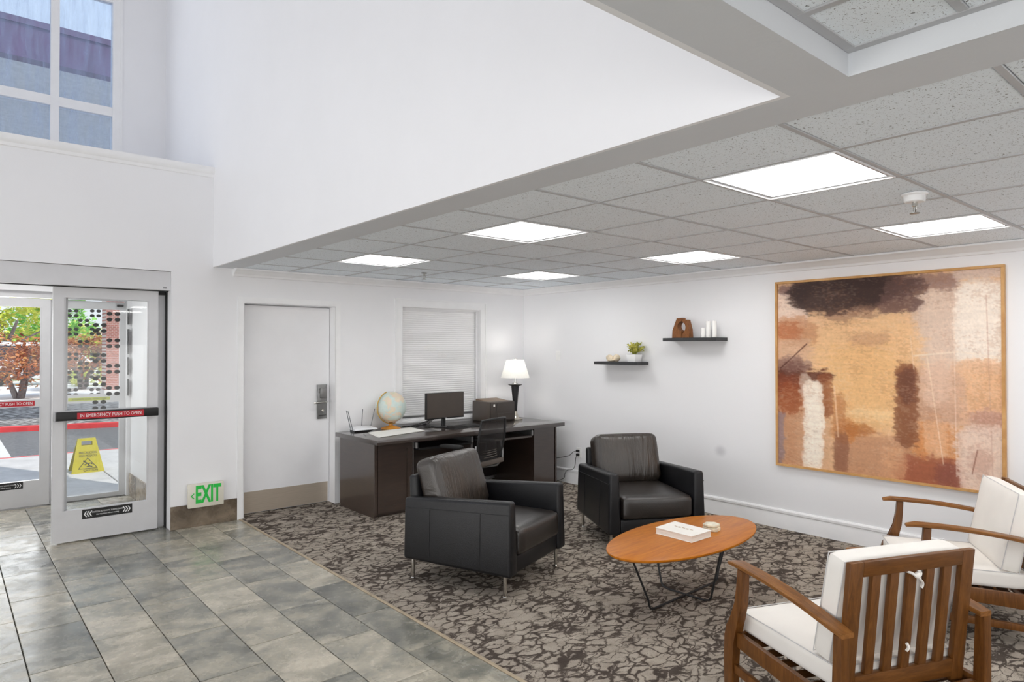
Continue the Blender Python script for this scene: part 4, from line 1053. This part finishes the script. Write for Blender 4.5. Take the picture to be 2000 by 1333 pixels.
    # scratches and thin pale lines
    def line(a, b, w, col, op):
        nonlocal img
        (x0, y0), (x1, y1) = a, b; L = math.hypot(x1 - x0, y1 - y0); t_ = np.clip(((u - x0) * (x1 - x0) + (v - y0) * (y1 - y0)) / L ** 2, 0, 1)
        d = np.hypot(u - x0 - t_ * (x1 - x0), v - y0 - t_ * (y1 - y0)); k = np.clip(1.5 - d / w, 0, 1) * op
        img = img * (1 - k[..., None]) + np.array(col)[None, None] * k[..., None]
    line((.01, .47), (.125, .335), .0028, (86, 50, 40), .85)
    line((.6, .395), (.80, .375), .004, (238, 220, 200), .7); line((.80, .375), (1, .40), .003, (238, 220, 200), .6)
    line((.66, .40), (.73, .90), .003, (238, 216, 190), .55); line((.78, .10), (.79, .95), .003, (236, 214, 196), .5)
    line((.585, .3), (.60, .46), .003, (238, 210, 180), .5); line((.93, .12), (.955, .98), .003, (190, 150, 130), .4)
    line((.245, .56), (.262, .82), .004, (236, 204, 170), .6); line((.86, .93), (.885, .82), .003, (140, 90, 74), .7)
    sp = norm(nz(90, 170, 91, 2)); sq_ = norm(nz(9, 9, 92)); dk_ = np.clip((sp * .65 + sq_ * .5 - .66) / .2, 0, 1) * .16; img = img * (1 - dk_[..., None]) + np.array((150, 98, 66))[None, None] * dk_[..., None]
    lt_ = np.clip((norm(nz(80, 160, 93, 2)) * .65 + norm(nz(8, 8, 94)) * .5 - .68) / .2, 0, 1) * .13; img = img * (1 - lt_[..., None]) + np.array((240, 222, 200))[None, None] * lt_[..., None]
    n1 = nz(6, 90, 60); n2 = nz(90, 6, 61); n3 = nz(120, 120, 62, 3)
    img *= (1.03 + (n1 - .5) * .07 + (n2 - .5) * .03 + (n3 - .5) * .10)[..., None]
    return np.clip(img, 8, 250)
pt = thing('framed_painting', 'large square abstract painting in rust, tan and brown with a thin oak frame', 'painting', (-.02, -4.31, .57))
Y0, Y1, Z0, Z1, FT, FW = -3.458, -5.165, .570, 2.213, .035, .020
NU, NV = 340, 328
uu, vv = np.meshgrid((np.arange(NU + 1)) / NU, (np.arange(NV + 1)) / NV)
img = paint(uu, vv, None) / 255.0
lin = np.where(img <= .04045, img / 12.92, ((img + .055) / 1.055) ** 2.4)
ya, yb, za, zb_ = Y0 - FW, Y1 + FW, Z1 - FW, Z0 + FW
px = np.full(uu.shape, -.026); py = ya + (yb - ya) * uu; pz = za + (zb_ - za) * vv
me = bpy.data.meshes.new('canvas'); co = np.stack([px, py, pz], -1).reshape(-1, 3)
idx = np.arange((NU + 1) * (NV + 1)).reshape(NV + 1, NU + 1)
quads = np.stack([idx[:-1, :-1], idx[:-1, 1:], idx[1:, 1:], idx[1:, :-1]], -1).reshape(-1, 4)
me.vertices.add(len(co)); me.vertices.foreach_set('co', co.ravel()); me.loops.add(quads.size); me.loops.foreach_set('vertex_index', quads.ravel().astype(np.int32))
me.polygons.add(len(quads)); me.polygons.foreach_set('loop_start', np.arange(0, quads.size, 4, dtype=np.int32)); me.update(calc_edges=True); me.validate()
at_ = me.color_attributes.new('print', 'FLOAT_COLOR', 'POINT'); at_.data.foreach_set('color', np.concatenate([lin.reshape(-1, 3), np.ones((len(co), 1))], 1).astype(np.float32).ravel())
cm, t = new_mat('canvas_print', (200, 160, 120), .55, spec=.25)
an = t.n('ShaderNodeAttribute'); an.attribute_name = 'print'; v = t.coord('Object', (1, 60, 14)); f, _ = t.noise(v, 2, 4, .6); g, _ = t.noise(t.coord('Object'), 140, 2)
c = t.mix(.03, an.outputs['Color'], t.ramp(f, [(.3, (80, 80, 80)), (.7, (180, 180, 180))]), 'OVERLAY'); c = t.mix(.03, c, t.ramp(g, [(.3, (80, 80, 80)), (.7, (180, 180, 180))]), 'OVERLAY')
t.l(c, t.p.inputs['Base Color']); me.materials.append(cm); me.transform(root_matrix(pt).inverted()); put('canvas', me, pt)
for (y0, y1, z0, z1) in ((Y1, Y0, Z1 - FW, Z1), (Y1, Y0, Z0, Z0 + FW), (Y0 - FW, Y0, Z0 + FW, Z1 - FW), (Y1, Y1 + FW, Z0 + FW, Z1 - FW)):
    b = nb(); box(b, -.04, -.002, y0, y1, z0, z1, .0015); mk('frame_strip', b, 'frame_wood', pt, True, smooth=False)
b = nb(); box(b, -.024, -.0, Y1 + .01, Y0 - .01, Z0 + .01, Z1 - .01); mk('backing', b, 'frame_wood', pt, True, smooth=False)

# ------------------------------------------------------------------ black leather armchairs (local front is -Y)
def make_armchair():
    t = thing('leather_armchair', '', 'armchair')
    W, Wt, iw, F, B, zb_, zf, zr = .414, .400, .305, -.438, .431, .146, .628, .572
    for s in (-1, 1):
        b = nb()
        hexa(b, [(s * iw, F, zb_), (s * W, F, zb_), (s * W, B, zb_), (s * iw, B, zb_), (s * (iw + .012), F + .01, zf), (s * Wt, F + .01, zf), (s * Wt, B, zr), (s * (iw + .012), B, zr)], .024, 4)
        a = mk('arm', b, 'leather', t, angle=50)
        b = nb(); X = lambda z: s * (W - .0005 + (Wt - W) * (z - zb_) / (zf - zb_))
        tube(b, [(X(.53), F + .02, .545), (X(.52), B - .02, .505)], .0028, 5)
        tube(b, [(X(.52), -.205, .535), (X(.3), -.205, .35), (X(.17), -.205, zb_ + .02)], .0028, 5); tube(b, [(X(.52), .205, .515), (X(.3), .205, .33), (X(.17), .205, zb_ + .02)], .0028, 5)
        mk('seam', b, 'seam', a)
    b = nb(); box(b, -iw - .004, iw + .004, F + .022, B - .05, zb_, .262, .016, 3); mk('seat_base', b, 'leather', t, angle=50)
    b = nb(); cushion(b, (0, -.10, .348), (.300, .345, .092), .042, (0, .012, .012), 14); mk('seat_cushion', b, 'leather_seat', t)
    tilt = Matrix.Translation((0, .285, .625)) @ Matrix.Rotation(R(-18), 4, 'X')
    b = nb(); cushion(b, (0, 0, .0), (.296, .098, .215), .055, (.004, .028, .006), 16, tilt)
    rnd = random.Random(5)
    mk('back_cushion', b, 'leather_soft', t)
    b = nb(); hexa(b, [(-.325, .34, zb_), (.325, .34, zb_), (.325, B + .005, zb_), (-.325, B + .005, zb_), (-.325, .385, .715), (.325, .385, .715), (.325, .452, .715), (-.325, .452, .715)], .02, 3); mk('back_frame', b, 'leather', t, angle=50)
    for x in (-.369, .369):
        for y in (-.374, .374):
            b = nb(); lathe(b, [(.016, .007), (.0165, .012), (.0125, .018), (.013, .150)], 16, (x, y, 0)); mk('leg', b, 'chrome', t)
    return t
ac = make_armchair(); ac.location = (-2.74, -2.696, .0); ac.rotation_euler = (0, 0, .343)
ac['label'] = 'black leather armchair nearest the desk and tile floor, side turned to view'; ac['group'] = 'black leather armchairs'
ac2 = copy_tree(ac); ac2.location = (-1.184, -2.814, 0); ac2.rotation_euler = (0, 0, -.510)
ac2['label'] = 'black leather armchair by the wall behind the oval coffee table'

# ------------------------------------------------------------------ oval coffee table
TZ = .40
tb = thing('coffee_table', 'oval honey-brown coffee table on a crossed black wire base', 'coffee table', (-2.045, -3.906, .006), R(1.8))
b = nb(); N = 72; TA, TB = .691, .331
prof = [(.955, TZ - .030), (.985, TZ - .026), (1.0, TZ - .017), (1.0, TZ - .008), (.992, TZ - .006)]
rings = [[b.verts.new((TA * k * math.cos(2 * PI * i / N), (TB - TA * (1 - k)) * math.sin(2 * PI * i / N), z)) for i in range(N)] for k, z in prof]
for a, c in zip(rings, rings[1:]):
    for i in range(N): b.faces.new((a[i], a[(i + 1) % N], c[(i + 1) % N], c[i]))
b.faces.new(rings[0][::-1]); b.faces.new(rings[-1]); mk('tabletop', b, 'table_wood', tb, angle=40)
def sled(half_f, half_t, along_x, dz):
    def q(a, z): return (a, 0, z) if along_x else (0, a, z)
    r_ = .035; pts = [q(-half_t, TZ - .034), q(-half_f - .006, .07), q(-half_f, .038 + dz), q(-half_f + .014, .016 + dz), q(-half_f + .05, .007 + dz), q(half_f - .05, .007 + dz), q(half_f - .014, .016 + dz), q(half_f, .038 + dz), q(half_f + .006, .07), q(half_t, TZ - .034)]
    b = nb(); tube(b, pts, .0068, 8); mk('wire_frame', b, 'black', tb)
    b = nb(); tube(b, [q(-half_t + .008, TZ - .045), q(half_t - .008, TZ - .045)], .006, 8); mk('top_bar', b, 'black', tb)
sled(.392, .565, True, .0); sled(.188, .262, False, .0035)
bk = thing('book', 'thick white book lying on the oval coffee table', 'book', (-2.055, -3.89, .4), R(0))
q = [(-2.165, -3.758), (-2.167, -4.039), (-1.949, -4.040), (-1.938, -3.747)]
def quad(b, q, z0, z1, ins=0.0, bev=.001):
    c = Vector((sum(x for x, y in q) / 4, sum(y for x, y in q) / 4)); qq = [c + (Vector(p) - c) * (1 - ins) for p in q]
    hexa(b, [(p.x, p.y, z0) for p in qq] + [(p.x, p.y, z1) for p in qq], bev)
b = nb(); quad(b, q, .4005, .404); quad(b, q, .4385, .442); mk('cover', b, 'paper', bk, True, smooth=False)
b = nb(); quad(b, q, .404, .4385, .03, 0); mk('pages', b, vary('book_pages', (226, 222, 214), .7, amount=.06, scale=8, stretch=(1, 1, 60)), bk, True, smooth=False)
b = nb(); text_bm(b, 'The Story', .042, Matrix.Translation((-2.05, -3.89, .4424)) @ Matrix.Rotation(R(-90), 4, 'Z'), sx=1.0, extrude=.0002); b.free()
b = nb()
for k in range(5): box(b, -2.045 - .008 * (k % 2), -2.035, -3.84 - .03 * k, -3.82 - .03 * k, .4418, .4426)
mk('cover_print', b, vary('cover_print', (176, 150, 126), .6, amount=.1), bk, True, smooth=False)
tr = thing('trinket_box', 'small cream six-sided stone box beside the book', 'box', (-1.815, -3.952, .4))
hexp = lambda r: [(r * math.cos(R(60 * k + 12)), r * math.sin(R(60 * k + 12))) for k in range(6)]
b = nb(); prism(b, hexp(.058), .0005, .026, 'xy', .004, 2); mk('body', b, 'marble', tr)
b = nb(); prism(b, hexp(.056), .028, .046, 'xy', .005, 2); mk('lid', b, 'marble', tr)

# ------------------------------------------------------------------ wooden lounge chairs with white cushions (local front is -Y)
def board(b, pts_yz, x0, x1, bev=.004): prism(b, pts_yz, x0, x1, 'yz', bev, 2)
def make_lounge():
    t = thing('lounge_chair', '', 'armchair')
    for s in (-1, 1):
        # front leg: curved board
        b = nb(); fr = [(-.176, .600), (-.182, .52), (-.193, .44), (-.222, .37), (-.262, .315), (-.277, .26), (-.279, .15), (-.278, 0)]
        bk_ = [(-.218, 0), (-.215, .15), (-.205, .255), (-.196, .30), (-.166, .37), (-.15, .44), (-.142, .52), (-.138, .598)]
        x0, x1 = sorted((s * .338, s * .378)); board(b, fr + bk_, x0, x1); mk('front_leg', b, 'acacia', t, angle=40)
        b = nb(); board(b, [(.378, 0), (.44, 0), (.442, .536), (.402, .536)], x0, x1); mk('rear_leg', b, 'acacia', t, angle=40)
        # armrest: bowed board, rounded tip
        b = nb(); secs = []
        for k in range(15):
            u_ = k / 14; y = -.261 + .703 * u_; zt_ = .622 - .071 * u_ + .020 * math.sin(PI * u_) - (.012 if k == 0 else 0)
            w0, w1 = .313, .381
            if k == 0: w0 += .012; w1 -= .012
            if k == 14: w0 += .004; w1 -= .004
            th = .020 if k else .014
            a0, a1 = s * w0, s * w1; e = .004 * s
            secs.append([(a0 + e, y, zt_), (a1 - e, y, zt_), (a1, y, zt_ - .004), (a1, y, zt_ - th + .003), (a1 - e, y, zt_ - th), (a0 + e, y, zt_ - th), (a0, y, zt_ - th + .003), (a0, y, zt_ - .004)])
        ribbon(b, None, secs); mk('armrest', b, 'acacia_arm', t, angle=40)
        b = nb(); x0, x1 = sorted((s * .340, s * .366)); board(b, [(-.20, .232), (.40, .188), (.40, .272), (-.20, .300)], x0, x1); mk('side_rail', b, 'acacia', t, angle=40)
        b = nb(); x0, x1 = sorted((s * .346, s * .370)); board(b, [(-.215, .108), (.40, .072), (.40, .110), (-.215, .148)], x0, x1, .003); mk('stretcher', b, 'acacia', t, angle=40)
    b = nb(); box(b, -.34, .34, -.235, -.21, .215, .285, .003); mk('front_rail', b, 'acacia_rail', t)
    b = nb(); box(b, -.34, .34, .385, .41, .19, .26, .003); mk('rear_rail', b, 'acacia_rail', t)
    for k in range(7):
        b = nb(); y = -.15 + .08 * k; box(b, -.34, .34, y, y + .05, .262 - .01 * k, .274 - .01 * k, .002); mk('seat_slat', b, 'acacia_rail', t)
    # slatted back panel: rear face runs from (y .427, z .80) down, leaning
    def yb(z): return .427 - .111 * (.80 - z)
    def lean(b, x0, x1, z0, z1, th=.026, bev=.003, fwd=0.0):
        hexa(b, [(x0, yb(z0) - th - fwd, z0), (x1, yb(z0) - th - fwd, z0), (x1, yb(z0) - fwd, z0), (x0, yb(z0) - fwd, z0), (x0, yb(z1) - th - fwd, z1), (x1, yb(z1) - th - fwd, z1), (x1, yb(z1) - fwd, z1), (x0, yb(z1) - fwd, z1)], bev, 2)
    for x0, x1 in ((-.313, -.25), (.25, .313)):
        b = nb(); lean(b, x0, x1, .25, .80); mk('back_stile', b, 'acacia', t)
    b = nb(); lean(b, -.25, .25, .740, .80); mk('back_top_rail', b, 'acacia_rail', t)
    b = nb(); lean(b, -.25, .25, .27, .345); mk('back_bottom_rail', b, 'acacia_rail', t)
    for k in range(5):
        xc = -.18 + .09 * k; b = nb(); lean(b, xc - .0205, xc + .0205, .34, .745, .02, .002, .003); mk('back_slat', b, 'acacia', t)
    # cushions
    b = nb(); cushion(b, (0, .036, .328), (.305, .308, .050), .026, (0, .004, .012), 12); s_ = mk('seat_cushion', b, 'cushion', t)
    b = nb(); z = .372
    lp = [(-.30, -.272, z), (.30, -.272, z), (.302, .342, z), (-.302, .342, z)]
    tube(b, lp, .0028, 5, True); mk('piping', b, 'piping', s_)
    tl = Matrix.Translation((0, .297, .588)) @ Matrix.Rotation(R(-11.5), 4, 'X')
    b = nb(); cushion(b, (0, 0, 0), (.303, .052, .222), .028, (.0, .016, .004), 12, tl); c_ = mk('back_cushion', b, 'cushion', t)
    for yy in (-.042, .042):
        b = nb(); tube(b, [tl @ Vector(p) for p in ((-.299, yy, -.215), (.299, yy, -.215), (.299, yy, .215), (-.299, yy, .215))], .0028, 5, True); mk('piping', b, 'piping', c_)
    return t, yb
lc, ybk = make_lounge(); lc.location = (-2.68, -5.138, .006); lc.rotation_euler = (0, 0, R(157.14))
lc['label'] = 'wooden lounge chair with white cushions in front, slatted back towards the view'; lc['group'] = 'wooden lounge chairs with white cushions'
lc2 = copy_tree(lc); lc2.location = (-1.114, -5.094, .006); lc2.rotation_euler = (0, 0, R(210.17))
lc2['label'] = 'wooden lounge chair with white cushions near the painting, seen from its side'
# cloth ties knotted round one slat of the nearer chair
b = nb()
tube(b, smooth_path([(-.032, .395, .742), (-.02, .425, .735), (.0, .432, .725), (.02, .428, .736), (.032, .395, .742)]), .010, 6, flat=.5)
tube(b, smooth_path([(.0, .432, .728), (-.012, .436, .712), (-.03, .43, .694), (-.028, .425, .676)]), .009, 6, radii=None, flat=.45); ball(b, (.0, .434, .728), .013, 10)
mk('cushion_tie', b, 'cushion', lc, label='white cloth tie knotted round a slat', kind='stuff')
b = nb(); tube(b, smooth_path([(.03, .41, .46), (.026, .415, .445), (.031, .41, .43)]), .006, 6); mk('tie_end', b, 'cushion', lc)

# ------------------------------------------------------------------ outdoors
gd = structure('ground', 'sunlit paved ground outside the entrance')
b = nb(); box(b, -40, 40, 2.0, 120, -.20, -.06); mk('parking_lot', b, 'lot', gd, smooth=False)
for j, (y0, y1) in enumerate(((1.99, 3.25), (3.25, 4.55), (4.55, 5.80))):
    for i in range(8):
        b = nb(); x0 = -10.5 + 1.6 * i; box(b, x0 + .006, x0 + 1.594, y0 + .006, y1 - .006, -.06, 0, .006); mk('paving_slab', b, 'concrete', gd, smooth=False)
b = nb(); box(b, -14, 10, 5.80, 5.93, -.06, -.002); mk('kerb_edge', b, 'concrete', gd, smooth=False)
b = nb(); box(b, -14, 10, 5.84, 5.90, -.05, .0); mk('kerb_line', b, 'kerb_red', gd, smooth=False)
b = nb(); box(b, -14, 10, 5.93, 12, -.06, -.006); mk('roadway', b, 'asphalt', gd, smooth=False)
b = nb(); box(b, -8.5, -4.945, 5.95, 8.4, -.006, .004); mk('ramp_slab', b, 'lot', gd, smooth=False)
kd = Vector((-2.943 + 4.875, 9.322 - 9.746, 0)).normalized(); kn = Vector((-kd.y, kd.x, 0)); kp = Vector((-4.875, 9.746, 0))
def kq(a0, a1, c0, c1, z0, z1, name, m):
    b = nb(); P4 = [kp + kd * a + kn * c for a, c in ((a0, c0), (a1, c0), (a1, c1), (a0, c1))]
    hexa(b, [(p.x, p.y, z0) for p in P4] + [(p.x, p.y, z1) for p in P4], .01); return mk(name, b, m, gd, smooth=False)
kq(-8, 12, 0, .16, -.06, .095, 'island_kerb', 'kerb_red')
g_ = kq(-8, 12, .16, 6.2, -.06, .10, 'gravel_bed', 'gravel')
kq(-8, 12, 6.2, 6.36, -.06, .12, 'island_kerb', 'concrete')
for x in (-9, -6, -3, 0, 3):
    b = nb(); hexa(b, [(x, 21, -.06), (x + .12, 21, -.06), (x + 1.6, 26, -.06), (x + 1.48, 26, -.06), (x, 21, -.055), (x + .12, 21, -.055), (x + 1.6, 26, -.055), (x + 1.48, 26, -.055)]); mk('parking_stripe', b, 'asphalt', gd, smooth=False)

ws = thing('wet_floor_sign', 'yellow folding wet floor sign on the pavement outside the glass door', 'caution sign', (-4.28, 3.86, 0))
def sign_face(sg):
    b = nb(); H_ = .435; w0, w1, th = .185, .10, .012
    def P(x, z, o): y = sg * (.13 * (1 - z / H_) + .012) + o; return (x, y, z)
    def slab(xa0, xa1, xb0, xb1, z0, z1): hexa(b, [P(xa0, z0, -th / 2), P(xa1, z0, -th / 2), P(xa1, z0, th / 2), P(xa0, z0, th / 2), P(xb0, z1, -th / 2), P(xb1, z1, -th / 2), P(xb1, z1, th / 2), P(xb0, z1, th / 2)])
    def hw(z): return w0 + (w1 - w0) * z / H_
    slab(-hw(.0), hw(.0), -hw(.345), hw(.345), .0, .345); slab(-hw(.345), -.062, -hw(.40), -.062, .345, .40); slab(.062, hw(.345), .062, hw(.40), .345, .40); slab(-hw(.40), hw(.40), -hw(.435), hw(.435), .40, .435)
    return b
mk('front_panel', sign_face(-1), 'yellow', ws, smooth=False); mk('rear_panel', sign_face(1), 'yellow', ws, smooth=False)
b = nb(); tl = math.atan2(.13, .435); yf = lambda z: -(.13 * (1 - z / .435) + .012) - .0075
fm = lambda x, z: Matrix.Translation((x, yf(z), z)) @ Matrix.Rotation(R(90) - tl, 4, 'X')
text_bm(b, 'PRECAUCION', .044, fm(.005, .252), sx=.72); text_bm(b, 'PISO MOJADO', .044, fm(.005, .212), sx=.70); text_bm(b, 'CAUTION', .040, fm(.03, .03), sx=.9)
for (p, q_) in (((-.105, .055), (.0, .185)), ((0, .185), (.105, .055)), ((-.105, .055), (.105, .055))): tube(b, [(p[0], yf(p[1]), p[1]), (q_[0], yf(q_[1]), q_[1])], .004, 5)
for pth in ([(-.03, .14), (.0, .115), (.02, .085), (.05, .075)], [(.0, .115), (.035, .12), (.05, .105)], [(-.01, .125), (-.03, .10), (-.045, .11)], [(.02, .085), (-.015, .075)]): tube(b, [(x, yf(z), z) for x, z in pth], .006, 5)
ball(b, (-.042, yf(.150), .150), .010, 8)
mk('sign_lettering', b, 'black_print', ws, smooth=False)

# entrance canopy over the drop-off, and the brick pillar beyond the kerb
cn = thing('entrance_canopy', 'high entrance canopy with purple fascia seen through the high window', 'canopy', (-4, 9, 0))
b = nb(); box(b, -16, 8, 6.9, 7.15, 6.36, 6.92); box(b, -16, 8, 6.87, 7.2, 6.90, 7.0); mk('fascia', b, 'fascia', cn, True, smooth=False)
b = nb(); box(b, -16, 8, 7.15, 12.4, 6.40, 6.6); mk('soffit_board', b, 'stucco', cn, True, smooth=False)
b = nb(); box(b, -16, 8, 7.15, 12.4, 6.6, 6.9); mk('canopy_roof', b, 'stucco', cn, True, smooth=False)
for x in (-15.4, 7.4):
    b = nb(); box(b, x - .4, x + .4, 7.3, 8.1, -.06, 6.4); mk('canopy_post', b, 'brick', cn, True, smooth=False)
bp = thing('brick_pillar', 'red brick pillar outdoors seen through the decal glass', 'pillar', (-1.05, 20.3, -.06))
b = nb(); box(b, -1.47, -.67, 19.9, 20.7, .2, 4.6); mk('shaft', b, 'brick', bp, True, smooth=False)
b = nb(); box(b, -1.53, -.61, 19.84, 20.76, -.06, .2, .02); mk('plinth', b, 'concrete', bp, True, smooth=False)
b = nb(); box(b, -1.55, -.59, 19.82, 20.78, 4.6, 4.75, .02); mk('cap', b, 'concrete', bp, True, smooth=False)

def tree(label, x, y, h, rc, m, seed, trunk=.12, n=2600, leaf=.13, zlo=.35, forks=3, group=None):
    t = thing('tree', label, 'tree', (x, y, -.06)); rnd = random.Random(seed)
    if group: t['group'] = group
    b = nb(); tips = []
    for k in range(forks):
        a = rnd.uniform(0, 2 * PI); r_ = rc * .55; p0 = Vector((.08 * math.cos(a), .08 * math.sin(a), 0)); p1 = Vector((rc * .18 * math.cos(a), rc * .18 * math.sin(a), h * .3)); p2 = Vector((r_ * math.cos(a), r_ * math.sin(a), h * .66)); tube(b, [p0, p1, p2], trunk, 7, radii=[trunk, trunk * .75, trunk * .3]); tips.append(p2)
        for q in range(3):
            a2 = a + rnd.uniform(-1.2, 1.2); p3 = p1 + Vector((rc * .7 * math.cos(a2), rc * .7 * math.sin(a2), h * rnd.uniform(.15, .45))); tube(b, [p1, (p1 + p3) / 2 + Vector((0, 0, .1)), p3], trunk * .4, 6, radii=[trunk * .5, trunk * .35, trunk * .12]); tips.append(p3)
    mk('trunk', b, 'bark', t)
    clumps = [(Vector((rc * .8 * rnd.uniform(-1, 1), rc * .8 * rnd.uniform(-1, 1), h * rnd.uniform(zlo, .95))), rc * rnd.uniform(.22, .42)) for _ in range(26)]
    vs, fs = [], []
    for k in range(n):
        c, r_ = clumps[k % len(clumps)]; d = Vector((rnd.gauss(0, 1), rnd.gauss(0, 1), rnd.gauss(0, .75))).normalized() * r_ * rnd.uniform(.5, 1.05)
        p = c + d; u_ = Vector((rnd.uniform(-1, 1), rnd.uniform(-1, 1), rnd.uniform(-.5, .5))).normalized(); w_ = u_.cross(Vector((rnd.uniform(-.6, .6), rnd.uniform(-.6, .6), 1))).normalized(); L = leaf * rnd.uniform(.6, 1.3)
        i0 = len(vs); vs += [p - u_ * L, p + w_ * L * .5, p + u_ * L, p - w_ * L * .5]; fs.append((i0, i0 + 1, i0 + 2, i0 + 3))
    me = bpy.data.meshes.new('foliage'); me.from_pydata([tuple(v) for v in vs], [], fs); me.materials.append(M[m]); o = put('foliage', me, t); o['kind'] = 'stuff'
tree('small red-leaved tree with forked grey trunk beyond the kerb, seen through the left glass', -3.75, 21.3, 2.15, 1.75, 'leaf_red', 1, .10, 2600, .09, .38, 3)
tree('red-leaved tree seen through the decal glass, left of the brick pillar', -1.35, 26, 2.1, 1.35, 'leaf_red', 2, .09, 2600, .10, .36, 3)
tree('tall yellow-green tree at the far left behind the red tree', -3.6, 37, 4.7, 2.7, 'leaf_yellow', 3, .2, 5200, .17, .12, 3)
tree('bright green tree behind the red tree, right of the yellow-green tree', -.7, 46, 5.3, 2.4, 'leaf_green', 4, .2, 4200, .18, .15, 3)
tree('pale green tree rising highest through the decal glass', 2.5, 55, 3.4, 2.6, 'leaf_yellow', 6, .18, 3600, .18, .15, 3)
tree('low yellow shrub-like tree near the foot of the brick pillar', -.72, 29, .95, .7, 'leaf_yellow', 8, .05, 1400, .08, .15, 2)
vn = thing('parked_van', 'white van parked far off behind the red tree', 'van', (-2.5, 31.6, -.06), R(8))
b = nb(); prism(b, [(-2.4, .35), (2.4, .35), (2.4, 1.05), (1.9, 1.2), (1.3, 1.95), (-2.3, 2.0), (-2.4, 1.9)], -.9, .9, 'xz', .05, 2); mk('body', b, 'van', vn)
b = nb(); prism(b, [(-2.2, 1.2), (1.55, 1.2), (1.2, 1.8), (-2.2, 1.82)], -.915, -.90, 'xz'); mk('side_window', b, 'dark_glass', vn, smooth=False)
for x in (-1.5, 1.5):
    for y in (-.8, .8):
        b = nb(); lathe(b, [(.34, -.1), (.36, 0), (.34, .1)], 18); me = finish('wheel', b, M['rubber']); me.transform(Matrix.Translation((x, y, .36)) @ Matrix.Rotation(R(90), 4, 'X')); put('wheel', me, vn)
